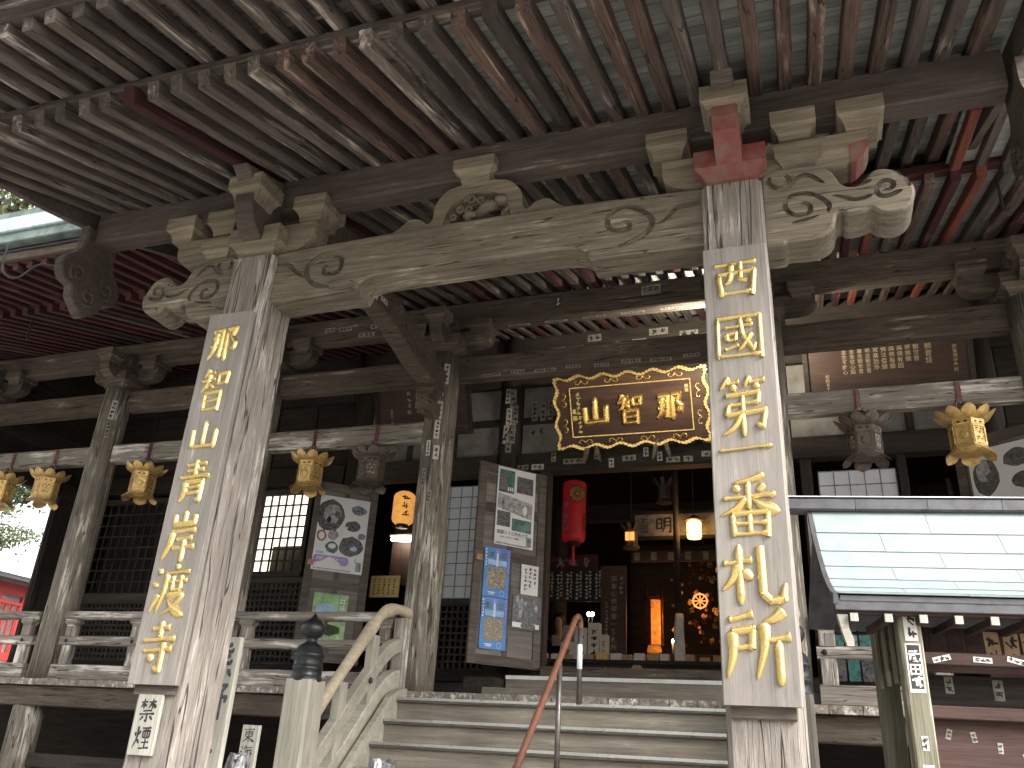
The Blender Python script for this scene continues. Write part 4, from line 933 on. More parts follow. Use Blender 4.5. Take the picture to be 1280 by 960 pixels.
# no-smoking sign, kumano board, stake sign
t = thing('no_smoking_sign', 'small pale wooden sign with two black characters low on left pillar', 'sign', (-4.305, 4.98, -0.12))
beam('board', (-4.305, 4.985, -0.115), (-4.305, 4.985, 0.265), 0.205, 0.028, 'pale_sign_wood', t, up=(0, -1, 0), ch=0.006)
for ch, z in (('禁', 0.165), ('煙', -0.005)):
    g = Geo(); glyph(g, ch, 0.15, 'ink', None, width=9.5, height=0.0015, asp=0.95); g.build('painted_character', t, FRONT(-4.305, 4.9695, z))
t = thing('timber_sign', 'long weathered board with black brush writing leaning behind the left pillar', 'sign', (-4.28, 5.62, GZ))
beam('board', (-4.27, 5.62, -1.5), (-4.27, 5.62, 0.73), 0.30, 0.05, 'pale_sign_wood', t, up=(0, -1, 0), ch=0.006)
for ch, z in (('熊', 0.56), ('野', 0.27)):
    g = Geo(); glyph(g, ch, 0.27, 'ink_faded', None, width=11, height=0.0015, asp=0.95); g.build('painted_character', t, FRONT(-4.27, 5.594, z))
rr = random.Random(8); g = Geo()
for k in range(9): g.flat(blob(0.03 + rr.uniform(-.07, .06), -0.1 - k * 0.09, rr.uniform(.02, .045), rr.uniform(.012, .022), rr), 'ink_faded', None, 0.0006 + k * 0.0002)
g.build('painted_character', t, FRONT(-4.27, 5.594, 0.12))
t = thing('stake_sign', 'small pale stake with two faded black characters, wrapped in foil', 'sign', (-4.12, 5.95, GZ))
beam('board', (-4.135, 5.95, -1.5), (-4.135, 5.95, 0.125), 0.15, 0.035, 'pale_sign_wood', t, up=(0, -1, 0), ch=0.004)
for ch, z in (('東', 0.055), ('海', -0.075)):
    g = Geo(); glyph(g, ch, 0.115, 'ink_faded', None, width=8.5, height=0.001); g.build('painted_character', t, FRONT(-4.14, 5.931, z))
def foil_bundle(name, label, x, y, z0, z1, r):
    rr = random.Random(int(x * 100)); g = Geo(); n = 22; rings = 9; v = []; f = []
    for i in range(rings + 1):
        tt = i / rings; z = z0 + (z1 - z0) * tt; q = r * (1.0 - 0.35 * tt ** 4)
        for k in range(n):
            a = 2 * math.pi * k / n; s = q * (1 + rr.uniform(-.16, .16)); v.append((x + s * math.cos(a), y + s * math.sin(a), z + rr.uniform(-.02, .02)))
    for i in range(rings):
        for k in range(n): f.append((i * n + k, i * n + (k + 1) % n, (i + 1) * n + (k + 1) % n, (i + 1) * n + k))
    f.append(tuple(rings * n + k for k in range(n)))
    g.add(v, f, 'foil'); return tag(g.build(name), label, 'cover', 'crinkled foil bundles by the stairs')
foil_bundle('foil_wrap', 'crinkled dark foil around the small stake beside the left pillar', -4.14, 5.85, -0.75, -0.085, 0.10)
foil_bundle('foil_bundle', 'crinkled dark foil bundle at the foot of the stairs', -3.05, 6.05, -1.5, -0.07, 0.13)
g = Geo(); g.tube([(-9.9, 8.4, -1.5), (-9.92, 8.45, -0.6), (-9.93, 8.5, 0.12)], 0.035, 'handrail_wood', 8); tag(g.build('wooden_pole'), 'pale slim wooden pole standing before the far left veranda post', 'pole')

# ---------------------------------------------------------------- hanging lanterns
def make_lantern(mat, label, loc):
    t = thing('hanging_lantern', label, 'lantern', loc, 'metal lanterns hanging along the front beam')
    L = lambda: Matrix()
    def part(g, n, p=t): return g.build(n, p, local=Matrix())
    g = Geo(); rb, h0, h1 = 0.185, -0.19, 0.165
    ang = [R(30 + 60 * k) for k in range(6)]
    v = []; f = []
    for z, r in ((h0, rb * 1.07), (h0 + 0.04, rb), (h1 - 0.07, rb), (h1 - 0.06, rb * 1.03), (h1, rb * 1.05)):
        v += [(r * math.cos(a), r * math.sin(a), z) for a in ang]
    for i in range(4):
        for k in range(6): f.append((i * 6 + k, i * 6 + (k + 1) % 6, i * 6 + 6 + (k + 1) % 6, i * 6 + 6 + k))
    f += [tuple(range(5, -1, -1)), tuple(24 + k for k in range(6))]
    g.add(v, f, mat); body = part(g, 'lantern_body')
    for k in range(6):
        a = R(60 * k); n = Vector((math.cos(a), math.sin(a), 0)); ap = rb * math.cos(R(30)); T = facing(n * ap, Vector((-math.sin(a), math.cos(a), 0)), n)
        g = Geo()
        for (x0, x1, y0, y1) in ((-.082, .082, -.135, -.12), (-.082, .082, .065, .08), (-.082, -.067, -.12, .065), (.067, .082, -.12, .065)): g.box(x0, x1, y0, y1, -0.002, 0.010, mat, T)
        rr2 = random.Random(k)
        if k % 2 == 0:
            g.lathe([(.045, 0), (.045, .006), (.03, .010), (.012, .008)], mat, 12, T @ Matrix.Translation((0, -0.03, 0)))
            for q in range(6): g.box(-.006, .006, .02, .044, 0.004, 0.009, mat, T @ Matrix.Translation((0, -0.03, 0)) @ Matrix.Rotation(q * math.pi / 3, 4, 'Z'))
        else:
            for q in range(26):
                x, y = rr2.uniform(-.055, .055), rr2.uniform(-.10, .05)
                g.flat(disc(x, y, .008, .006, 6), 'paper' if mat == 'lantern_bronze' else 'hole_black', T, 0.0025 + q * .0001)
        for sx in (-1, 1): g.flat(blob(sx * .035, .122, .02, .011, rr2, 9), 'hole_black', T @ Matrix.Translation((0, 0, 0.0085)), 0.0)
        g.build('lantern_panel', body, local=Matrix())
    g = Geo(); g.lathe([(0.20, 0.165), (0.215, 0.18), (0.15, 0.215), (0.07, 0.25), (0.035, 0.285), (0.03, 0.31)], mat, 18); part(g, 'lantern_roof')
    def petal(n, r0, z0, r1, z1, w, bulge, name):
        for k in range(n):
            a = 2 * math.pi * k / n + 0.2; ca, sa = math.cos(a), math.sin(a); v = []; f = []; NS, NW = 6, 5
            for i in range(NS + 1):
                tt = i / NS; r = r0 + (r1 - r0) * tt; z = z0 + (z1 - z0) * (tt ** 1.2); ww = w * (0.75 + 0.25 * math.sin(math.pi * tt)) * (1 if tt < 0.5 else math.sqrt(max(0.03, 1 - ((tt - 0.5) / 0.5) ** 2)))
                for j in range(NW):
                    q = -1 + 2 * j / (NW - 1); b = bulge * (1 - q * q) * math.sin(math.pi * min(1, tt + .15))
                    rr_, x_ = r + b, q * ww
                    v.append((rr_ * ca - x_ * sa, rr_ * sa + x_ * ca, z - b * 0.5))
            for i in range(NS):
                for j in range(NW - 1): f.append((i * NW + j, i * NW + j + 1, (i + 1) * NW + j + 1, (i + 1) * NW + j))
            g = Geo(); g.add(v, f, mat, smooth=True); part(g, name)
    petal(10, 0.185, 0.165, 0.325, 0.275, 0.078, 0.022, 'crown_petal')
    petal(6, 0.17, -0.18, 0.275, -0.275, 0.098, 0.03, 'foot_petal')
    g = Geo(); g.lathe([(0.12, -0.205), (0.20, -0.20), (0.205, -0.185)], mat, 12); part(g, 'lantern_base')
    g = Geo(); g.tube([(0.065 * math.sin(2 * math.pi * k / 20), 0, 0.365 - 0.065 * math.cos(2 * math.pi * k / 20)) for k in range(21)], 0.008, 'steel_dark', 6, cap=False); part(g, 'hanging_ring')
    g = Geo(); g.box(-.028, .028, 0.030, 0.036, 0.40, 0.68, 'strap_red'); g.box(-.028, .028, -0.006, 0.0365, 0.395, 0.4, 'strap_red'); g.lathe([(.014, -.01), (.014, .004), (.008, .008)], 'steel', 8, FRONT(0, 0.028, 0.425)); part(g, 'strap')
    t.scale = (.9,) * 3
    return t
def copy_thing(root, loc, label, rz=0.0):
    r = root.copy(); COL.objects.link(r); r.location = loc; r.rotation_euler = (0, 0, rz); r['label'] = label; WM[r.name] = Matrix.Translation(loc)
    for ch in root.children:
        c = ch.copy(); COL.objects.link(c); c.parent = r
        for q in ch.children:
            d = q.copy(); COL.objects.link(d); d.parent = c
    return r
LZ, LY = 3.215, 8.945
gl = make_lantern('lantern_gold', 'gold lantern, leftmost, cut by the left edge of the photo', (-11.28, LY, LZ))
copy_thing(gl, (-10.42, LY, LZ), 'gold lantern second from the left edge, beside the leftmost column', R(18))
copy_thing(gl, (-8.67, LY, LZ), 'gold lantern between the leftmost column and the left porch pillar', R(58))
copy_thing(gl, (-5.99, LY, LZ), 'gold lantern just right of the left porch pillar', R(40))
copy_thing(gl, (1.64, LY, LZ), 'gold lantern above the roofed stand at the far right', R(9))
bl = make_lantern('lantern_bronze', 'dark bronze lantern beside the column left of the stairs', (-5.10, LY, LZ))
copy_thing(bl, (0.68, LY, LZ), 'dark bronze lantern right of the right porch pillar', R(28))

# ---------------------------------------------------------------- main gilt plaque
TP = facing((-2.235, 11.21, 4.755), (1, 0, 0), (0, -0.915, -0.40))
pq = thing('temple_name_plaque', 'dark plaque with three large gold characters in a wavy gilt frame', 'plaque', (-2.235, 11.3, 4.2))
def wavy(w, h, amp, corr):
    pts = []
    def side(p, q, n):
        d = (Vector(q) - Vector(p)); L = d.length; d.normalize(); nn = Vector((d.y, -d.x))
        m = int(L / 0.012)
        for i in range(m):
            s = i / m * L; k = max(1, round(L / 0.37)); o = amp * math.cos(2 * math.pi * s / L * k) * (1 if 0.06 < s < L - 0.06 else 0.2) + corr * math.sin(2 * math.pi * s / 0.052)
            pts.append((p[0] + d.x * s + nn.x * o, p[1] + d.y * s + nn.y * o))
    c = [(-w / 2, -h / 2), (w / 2, -h / 2), (w / 2, h / 2), (-w / 2, h / 2)]
    for i in range(4): side(c[i], c[(i + 1) % 4], 0)
    return pts
W_, H_ = 2.24, 1.06
out = wavy(W_, H_, 0.028, 0.006); inn = [(x * 0.962, y * 0.93) for x, y in out]
g = Geo(); n = len(out)
v = [(x, y, 0.10) for x, y in out] + [(x, y, 0.0) for x, y in out] + [(x, y, 0.10) for x, y in inn] + [(x, y, 0.06) for x, y in inn]
f = []
for i in range(n):
    j = (i + 1) % n; f += [(i, j, n + j, n + i)[::-1], (i, j, 2 * n + j, 2 * n + i), (2 * n + i, 2 * n + j, 3 * n + j, 3 * n + i)]
g.add(v, f, 'gold_bright'); g.build('gilt_frame', pq, TP)
g = Geo(); g.flat(inn, 'plaque_wood', None, 0.062); g.flat(out, 'plaque_wood', None, -0.01); g.build('frame_board', pq, TP)
g = Geo(); g.box(-.88, .88, -.36, .36, 0.055, 0.075, 'plaque_wood'); brd = g.build('name_board', pq, TP)
g = Geo()
for (x0, x1, y0, y1) in ((-.89, .89, .355, .37), (-.89, .89, -.37, -.355), (-.89, -.875, -.355, .355), (.875, .89, -.355, .355)): g.box(x0, x1, y0, y1, 0.07, 0.088, 'gold_bright')
g.build('gilt_border', pq, TP)
for ch, x, sz, asp in (('那', 0.57, .44, 1.0), ('智', 0.0, .46, .95), ('山', -0.52, .44, 1.05)):
    g = Geo(); glyph(g, ch, sz, 'gold_bright', None, width=20 if ch != '智' else 14.5, height=0.045, asp=asp, soft=0.12); g.build('gilded_character', pq, TP @ Matrix.Translation((x, 0.0, 0.076)))
g = Geo(); rr = random.Random(12)
marks(g, -.80, -.72, -.32, .30, 'gold_leaf', None, 0.077, rr, 1, True, 0.062); g.build('small_inscription', pq, TP)
g = Geo(); g.box(-.86, -.81, -.02, .05, .0755, .079, 'gold_leaf'); g.box(-.86, -.80, -.12, -.05, .0755, .079, 'gold_leaf'); g.box(.80, .85, .24, .29, .0755, .079, 'gold_leaf'); g.box(.80, .85, .18, .23, .0755, .079, 'gold_leaf'); g.build('gilt_seal', pq, TP)
for (cx, cy, a) in [(-.7, -.445, 0), (-.25, -.445, 0), (.22, -.445, 0), (.68, -.445, 0), (-.7, .445, 180), (-.25, .445, 180), (.22, .445, 180), (.68, .445, 180), (-.99, .19, -90), (-.99, -.19, -90), (.99, .19, 90), (.99, -.19, 90)]:
    g = Geo(); T2 = TP @ Matrix.Translation((cx, cy, 0.07)) @ Matrix.Rotation(R(a), 4, 'Z')
    for s in (-1, 1): g.tube([(s * x, y, 0) for x, y in [(0.0, -.03), (.015, 0.01), (.05, .035), (.085, .03), (.10, .005), (.088, -.015), (.07, -.008)]], [.007, .008, .009, .008, .007, .006, .004], 'gold_bright', 6)
    g.build('gilt_scroll', pq, T2)
for x in (-0.62, 0.40):
    for s in (-1, 1):
        g = Geo(); g.prism([(0.0 + s * 0.02, 0.10), (s * 0.09, 0.02), (s * 0.12, -0.10), (s * 0.13, -0.22), (s * 0.07, -0.13), (s * 0.045, -0.02)], -0.05, 0.05, 'bracket_wood', bev=0.01)
        g.build('holding_peg', pq, Matrix.Translation((-2.235 + x, 11.38, 4.24)))
# lamp that lights the plaque, fixed behind the front tie beam
lm = thing('strip_lamp', 'fluorescent strip lamp fixed to the tie beam behind the right pillar', 'lamp', (-0.62, 9.42, 4.60))
bx('lamp_body', -0.92, -0.34, 9.40, 9.47, 4.60, 4.66, 'white_paint', lm); g = Geo(); g.tube([(-0.90, 9.435, 4.69), (-0.36, 9.435, 4.69)], 0.016, 'tube_glow', 10); g.build('lamp_tube', lm)
bx('lamp_arm', -0.66, -0.60, 9.20, 9.40, 4.61, 4.65, 'steel_dark', lm)
ld = bpy.data.lights.new('strip_light', 'AREA'); ld.shape = 'RECTANGLE'; ld.size = 0.55; ld.size_y = 0.03; ld.energy = 55; ld.color = (1.0, 0.9, 0.72)
lo = bpy.data.objects.new('strip_light', ld); link(lo, lm, facing((-0.63, 9.45, 4.715), (1, 0, 0), (0, -0.35, -1)))

# text plaques
def text_plaque(label, x0, x1, cols, seed):
    t = thing('text_plaque', label, 'plaque', ((x0 + x1) / 2, 10.75, 4.45)); T = facing(((x0 + x1) / 2, 10.72, 4.80), (1, 0, 0), (0, -0.93, -0.36)); w = (x1 - x0) / 2; h = 0.36
    g = Geo(); g.box(-w, w, -h, h, -0.02, 0.0, 'text_plaque_wood', None); g.build('panel', t, T)
    for (a, b, c, d) in ((-w - .06, w + .06, h, h + .07), (-w - .06, w + .06, -h - .07, -h), (-w - .06, -w, -h, h), (w, w + .06, -h, h)):
        g = Geo(); g.box(a, b, c, d, -0.03, 0.03, 'hall_wood_dark'); g.build('frame_bar', t, T)
    g = Geo(); rr = random.Random(seed)
    for (cx, y, s, body) in cols:
        if body: text(g, body, s, 'gold_faded', None, cx, y, 0.002, bold=0.012, vertical=True)
    for k in range(34):
        cx = -w + 0.1 + (2 * w - 0.2) * k / 33
        marks(g, cx - .016, cx + .016, -h + .02, -.12, 'ink', None, 0.0015, rr, 1, True, .03)
    g.build('gilt_inscription', t, T); return t
cl = [(-.72, -.02, .05, '昭和五十年吉日'), (.80, .24, .055, '國富講中奉納'), (.50, .27, .085, '観音経')]
for k, s in enumerate(('観世音', '南無佛', '與佛有因', '與佛有縁', '佛法僧縁', '常楽我浄', '朝念観世音', '暮念観世音', '念念従心起', '念念不離心')): cl.append((.36 - k * .095, .28, .072 if len(s) < 5 else .062, s))
text_plaque('dark text plaque with rows of gold writing, right of the right pillar', 0.23, 2.13, cl, 3)
lp = text_plaque('dark text plaque half hidden by the column left of the stairs', -6.10, -4.62, [(-.52, .0, .045, '昭和六十年吉日')], 4)
g = Geo(); rr = random.Random(21)
for cx, y1 in ((.10, .30), (-.06, .26), (-.22, .30)): marks(g, cx - .03, cx + .03, -.08, y1, 'paper_aged', None, 0.002, rr, 1, True, .075)
tag(g.build('faded_inscription', lp, facing((-5.36, 10.72, 4.80), (1, 0, 0), (0, -0.93, -0.36))), kind='stuff')

# ---------------------------------------------------------------- door leaves with posters
def door_leaf(label, F, H, z0, z1, u0, u1, rails):
    F, H = Vector((*F, 0)), Vector((*H, 0)); u = (H - F).normalized(); n = Vector((u.y, -u.x, 0))
    if n.y > 0: n = -n
    T = facing(F, u, n); t = thing('door_leaf', label, 'door', (F + u * (u0 + u1) / 2 + Vector((0, 0, z0))), 'open board doors of the hall')
    def b(nm, a0, a1, c0, c1, d0, d1, m): g = Geo(); g.box(a0, a1, c0, c1, d0, d1, m); return g.build(nm, t, T)
    b('stile', u0, u0 + .12, z0, z1, -.05, 0, 'door_wood'); b('stile', u1 - .12, u1, z0, z1, -.05, 0, 'door_wood')
    for k, z in enumerate(rails): b('rail', u0 + .121, u1 - .121, z, z + .13, -.05, -.002, 'door_wood')
    rz = sorted(rails)
    for k in range(len(rz) - 1):
        for q in range(2):
            m0 = u0 + .12 + (u1 - u0 - .24) * q / 2; b('panel', m0 + .002, m0 + (u1 - u0 - .24) / 2 - .002, rz[k] + .1, rz[k + 1] + .03, -.04, -.02, 'door_panel_wood')
    b('muntin', (u0 + u1) / 2 - .04, (u0 + u1) / 2 + .04, z0 + .13, z1 - .13, -.049, -.005, 'door_wood')
    g = Geo(); g.box(u0 + 0.02, u0 + .11, 2.48, 2.56, 0.001, .03, 'box_tan'); g.build('latch', t, T)
    return t, T
d1, T1 = door_leaf('weathered open door covered in posters at the doorway', (-4.33, 10.75), (-3.6, 11.6), 1.12, 3.92, -0.01, 1.12, (1.12, 1.62, 2.54, 3.2, 3.62, 3.79))
d2, T2 = door_leaf('open door with a large white poster right of the left pillar', (-7.03, 10.89), (-6.45, 11.4), 1.12, 3.78, -0.07, 0.90, (1.12, 2.16, 3.0, 3.65))
d3, T3 = door_leaf('open door with a photo poster at the far right edge', (1.95, 11.45), (2.75, 10.85), 1.12, 4.05, -0.05, 1.0, (1.12, 2.16, 3.0, 3.92))
def warp(g, amp, seed):
    g.v = [(x, y, z + amp * (mnoise.noise((x * 3 + seed, y * 3, seed)) + 0.5)) for x, y, z in g.v]; return g
def sheet(g, x0, x1, y0, y1, mat, z=0.0, n=6):
    v = [(x0 + (x1 - x0) * i / n, y0 + (y1 - y0) * j / n, z) for j in range(n + 1) for i in range(n + 1)]
    g.add(v, [(j * (n + 1) + i, j * (n + 1) + i + 1, (j + 1) * (n + 1) + i + 1, (j + 1) * (n + 1) + i) for j in range(n) for i in range(n)], mat)
def poster(name, label, T, build, group='posters on the hall doors', amp=0.008):
    g = Geo(); build(g); warp(g, amp, len(label)); o = g.build(name, None, T @ Matrix.Translation((0, 0, 0.004))); return tag(o, label, 'poster', group)
def white_poster(g):
    sheet(g, .275, .92, 2.75, 3.90, 'poster_white')
    for pts, m_ in ((rect(.30, .56, 3.52, 3.86), 'photo_teal'), (rect(.60, .88, 3.55, 3.80), 'photo_dark'), ([(.30, 3.28), (.88, 3.18), (.88, 3.42), (.30, 3.50)], 'photo_grey'), (rect(.30, .52, 3.02, 3.24), 'photo_dark'), (rect(.55, .88, 2.98, 3.16), 'photo_teal')): g.flat(pts, m_, None, 0.002)
    for k in range(5): g.flat(rect(.34, .42 - k * .004, 3.56 + k * .05, 3.59 + k * .05), 'photo_red', None, .0035)
    for k in range(4): g.flat(blob(.40 + k * .12, 3.34 - k * .012, .035, .07, random.Random(k)), 'poster_white' if k % 2 else 'photo_dark', None, .0035)
    for k in range(3): g.flat(disc(.46 + k * .035, 3.58, .012, .035), 'poster_white', None, .0045)
    text(g, '西国三十三所めぐり', .058, 'ink', None, .57, 2.93, .003); text(g, 'スタンプラリー開催', .034, 'ink_faded', None, .52, 2.865, .003)
    g.flat(rect(.80, .89, 2.78, 2.92), 'photo_bluegrey', None, .003); g.flat(rect(.30, .86, 2.765, 2.785), 'photo_grey', None, .0035)
poster('poster', 'white poster with temple photographs at the top of the opened door', T1, white_poster)
def blue_poster(z0, z1):
    def f_(g):
        h = z1 - z0; sheet(g, .145, .555, z0, z1, 'poster_blue')
        g.flat(rect(.20, .50, z0 + .17 * h, z0 + .60 * h), 'poster_sand', None, .002); g.flat(rect(.205, .34, z0 + .64 * h, z0 + .75 * h), 'poster_sky', None, .002); g.flat(rect(.36, .50, z0 + .64 * h, z0 + .75 * h), 'poster_sky', None, .0025)
        for k, x in enumerate((.25, .45)): g.flat(rect(x - .035, x + .035, z0 + .79 * h, z0 + .90 * h), 'photo_dark', None, .002)
        g.flat(disc(.35, z0 + .93 * h, .035, .03), 'poster_purple', None, .0025); g.flat(rect(.335, .365, z0 + .62 * h, z0 + .89 * h), 'poster_white', None, .003)
        g.flat(rect(.225, .34, z0 + .08 * h, z0 + .10 * h), 'poster_white', None, .002); g.flat(rect(.24, .325, z0 + .05 * h, z0 + .065 * h), 'poster_white', None, .002)
        for k in range(7): g.flat(disc(.45 + .035 * math.cos(k * .9), z0 + .085 * h + .035 * math.sin(k * .9), .009, .009, 6), 'poster_sky', None, .002 + k * .0001)
        rr = random.Random(6)
        marks(g, .152, .19, z0 + .6 * h, z0 + .97 * h, 'poster_white', None, .0025, rr, 1, True, .034); marks(g, .512, .548, z0 + .5 * h, z0 + .97 * h, 'poster_purple', None, .0025, rr, 1, True, .036)
        for k in range(60):
            x, y = rr.uniform(.21, .47), z0 + h * rr.uniform(.18, .58); g.flat(blob(x, y, .014, .009, rr, 7), rr.choice(('paper', 'photo_dark', 'paper_aged', 'box_tan')), None, .0025 + k * .00005)
    return f_
poster('poster', 'upper of the two blue posters on the opened door', T1, blue_poster(2.01, 2.69)); poster('poster', 'lower of the two blue posters on the opened door', T1, blue_poster(1.32, 2.0))
def notice(g):
    sheet(g, .75, 1.035, 2.11, 2.53, 'poster_white'); rr = random.Random(4)
    for k in range(3): marks(g, .80 + k * .075, .85 + k * .075, 2.16 + .05 * k, 2.50, 'ink', None, .002, rr, 1, True, .045)
poster('notice', 'plain white notice with handwritten lines at the right of the opened door', T1, notice)
def dark_poster(g):
    sheet(g, .635, 1.085, 1.65, 2.095, 'photo_dark'); g.flat(rect(.64, 1.08, 1.655, 1.72), 'poster_white', None, .002); rr = random.Random(14)
    for k in range(16): g.flat(blob(rr.uniform(.70, 1.02), rr.uniform(1.76, 2.05), rr.uniform(.01, .03), rr.uniform(.03, .07), rr, 8), rr.choice(('photo_grey', 'photo_bluegrey')), None, .002 + k * .0001)
poster('poster', 'dark photo poster with a white lower edge on the opened door', T1, dark_poster)
def blob_poster(g):
    sheet(g, 0.01, .785, 2.42, 3.572, 'poster_white'); rr = random.Random(9)
    for (cx, cy, rx, ry, m_) in ((.20, 3.27, .22, .25, 'photo_dark'), (.62, 3.40, .12, .075, 'photo_bluegrey'), (.56, 3.14, .12, .085, 'photo_dark'), (.71, 3.0, .06, .05, 'photo_bluegrey'), (.10, 2.94, .075, .09, 'photo_red'), (.27, 2.97, .08, .08, 'photo_grey'), (.28, 2.78, .10, .09, 'photo_teal'), (.57, 2.83, .19, .15, 'photo_dark')): g.flat(blob(cx, cy, rx, ry, rr, 16, .1), m_, None, .002 + rr.uniform(0, .001))
    for (cx, cy, rx, ry, m_) in ((.22, 3.30, .14, .15, 'photo_grey'), (.57, 2.86, .04, .06, 'poster_white'), (.61, 2.80, .06, .04, 'poster_sky'), (.18, 3.20, .035, .05, 'cloth_navy'), (.10, 2.94, .045, .06, 'poster_white'), (.28, 2.80, .06, .04, 'poster_white'), (.10, 2.685, .07, .022, 'poster_sky'), (.66, 2.62, .012, .05, 'poster_sky')): g.flat(blob(cx, cy, rx, ry, rr, 12, .1), m_, None, .0035 + rr.uniform(0, .0005))
    g.flat([(.06 + .04 * math.cos(a), 2.585 + .065 * math.sin(a)) for a in [R(90 + 22.5 * k) for k in range(9)]] + [(.52 + .04 * math.cos(a), 2.585 + .065 * math.sin(a)) for a in [R(-90 + 22.5 * k) for k in range(9)]], 'poster_purple', None, .0025)
    text(g, '西国三十三所めぐり', .05, 'poster_white', None, .29, 2.60, .0035); text(g, 'スタンプラリー', .022, 'poster_white', None, .24, 2.555, .0035)
    g.flat(rect(.68, .76, 2.46, 2.60), 'photo_bluegrey', None, .0025); marks(g, .03, .60, 2.435, 2.46, 'ink_faded', None, .0025, rr, 1, False, .024)
poster('poster', 'large white poster of round photographs right of the left porch pillar', T2, blob_poster)
def green_poster(g):
    sheet(g, .12, .64, 1.35, 2.09, 'poster_green'); rr = random.Random(2)
    g.flat(blob(.33, 1.86, .16, .09, rr), 'poster_sky', None, .002); g.flat(blob(.42, 1.58, .15, .08, rr), 'leaf_yellow', None, .002); marks(g, .52, .60, 1.7, 2.03, 'poster_white', None, .0025, rr, 2, True, .035)
    g.flat(blob(.27, 1.5, .05, .06, rr), 'photo_red', None, .0026); g.flat(blob(.30, 1.47, .03, .07, rr), 'poster_blue', None, .003)
poster('poster', 'green landscape poster low on the door beside the bronze newel cap', T2, green_poster)
def photo_poster(g):
    sheet(g, .12, .95, 2.75, 3.86, 'poster_white'); rr = random.Random(19)
    for (cx, cy, rx, ry, m_) in ((.30, 3.50, .16, .24, 'photo_dark'), (.70, 3.66, .16, .12, 'photo_dark'), (.72, 3.38, .12, .10, 'photo_dark'), (.28, 3.06, .11, .09, 'photo_grey'), (.62, 3.0, .2, .16, 'photo_dark')): g.flat(blob(cx, cy, rx, ry, rr, 16, .12), m_, None, .002 + rr.uniform(0, .001))
    g.flat(blob(.30, 3.56, .10, .15, rr), 'photo_grey', None, .004); g.flat(blob(.31, 3.05, .05, .04, rr), 'photo_red', None, .004)
poster('poster', 'black and white photo poster at the far right edge under the gold lantern', T3, photo_poster)
# ---------------------------------------------------------------- inside the hall
rl = thing('red_paper_lantern', 'long red paper lantern with a round flower crest inside the doorway', 'lantern', (-3.68, 13.5, 3.32))
prof = [(0.13, 3.37), (0.175, 3.385), (0.192, 3.42)] + [(0.195 + 0.005 * (k % 2), 3.45 + 0.0195 * k) for k in range(48)] + [(0.19, 4.40), (0.16, 4.415), (0.11, 4.42)]
g = Geo(); g.lathe(prof, 'red_lantern', 24); g.build('lantern_body', rl, Matrix.Translation((-3.68, 13.5, 0)))
for z0, z1 in ((3.31, 3.372), (4.418, 4.47)):
    g = Geo(); g.lathe([(0.105, z0), (0.115, z0), (0.115, z1), (0.105, z1)], 'ink', 20); g.build('lantern_rim', rl, Matrix.Translation((-3.68, 13.5, 0)))
nv = Vector((3.68, -13.5, 0)).normalized(); uv = Vector((-nv.y, nv.x, 0)); base = Vector((-3.68, 13.5, 0)) + nv * 0.212
def on_lantern(ang, z): n_ = Matrix.Rotation(ang, 4, 'Z') @ nv; return facing(Vector((-3.68, 13.5, z)) + n_ * 0.212, Matrix.Rotation(ang, 4, 'Z') @ uv, n_)
g = Geo(); T = on_lantern(R(12), 4.16)
for k in range(16):
    a = 2 * math.pi * k / 16; g.flat([(.03 * math.cos(a), .03 * math.sin(a)), (.125 * math.cos(a - .14), .125 * math.sin(a - .14)), (.138 * math.cos(a), .138 * math.sin(a)), (.125 * math.cos(a + .14), .125 * math.sin(a + .14))], 'chrysanthemum_gold', None, 0.0015)
g.flat(disc(0, 0, .145, .145, 24), 'ink', None, 0.0005); g.flat(disc(0, 0, .028, .028), 'chrysanthemum_gold', None, 0.002); g.build('flower_crest', rl, T)
g = Geo(); text(g, '第一番札所', .10, 'ink', None, 0, .25, 0.002, bold=.05, vertical=True); text(g, '第一番札所', .10, 'paper', None, 0, .25, 0.003, bold=.0, vertical=True); g.build('lantern_lettering', rl, on_lantern(R(-38), 3.72))
g = Geo(); text(g, '西国霊場', .07, 'ink', None, 0, .10, 0.002, bold=.03, vertical=True); g.build('lantern_lettering', rl, on_lantern(R(52), 3.7))
g = Geo(); g.tube([(-3.68, 13.5, 4.46), (-3.68, 13.5, 6.43)], 0.008, 'ink', 6); g.build('hanging_cord', rl)
g = Geo(); g.tube([(-3.68, 13.5, 3.31), (-3.68, 13.5, 3.02)], [.02, .03], 'red_lantern', 8); g.build('tassel', rl)

ll = thing('lit_lantern', 'glowing hexagonal lantern hanging right of the calligraphy panel', 'lantern', (-1.66, 13.4, 3.35))
def place(x, y, z): return Matrix.Translation((x, y, z))
g = Geo(); g.lathe([(0.10, 0), (0.115, .02), (0.115, .25), (.10, .27)], 'lamp_glow', 12, smooth=False); g.build('lamp_shade', ll, place(-1.66, 13.4, 3.36))
g = Geo()
for k in range(6): a = R(60 * k); g.tube([(.118 * math.cos(a), .118 * math.sin(a), 0), (.118 * math.cos(a), .118 * math.sin(a), .27)], .006, 'lantern_bronze', 5)
for z in (0, .09, .27): g.tube([(.12 * math.cos(R(20 * k)), .12 * math.sin(R(20 * k)), z) for k in range(19)], .007, 'lantern_bronze', 5, cap=False)
g.build('lantern_cage', ll, place(-1.66, 13.4, 3.36))
g = Geo(); g.lathe([(.16, .27), (.17, .285), (.09, .33), (.03, .37)], 'lantern_bronze', 12); g.build('lantern_roof', ll, place(-1.66, 13.4, 3.36))
g = Geo(); g.tube([(-1.66, 13.4, 3.72), (-1.66, 13.4, 6.43)], .006, 'ink', 5); g.build('hanging_cord', ll)
pl = bpy.data.lights.new('lantern_light', 'POINT'); pl.energy = 8; pl.color = (1, .55, .2); pl.shadow_soft_size = .1
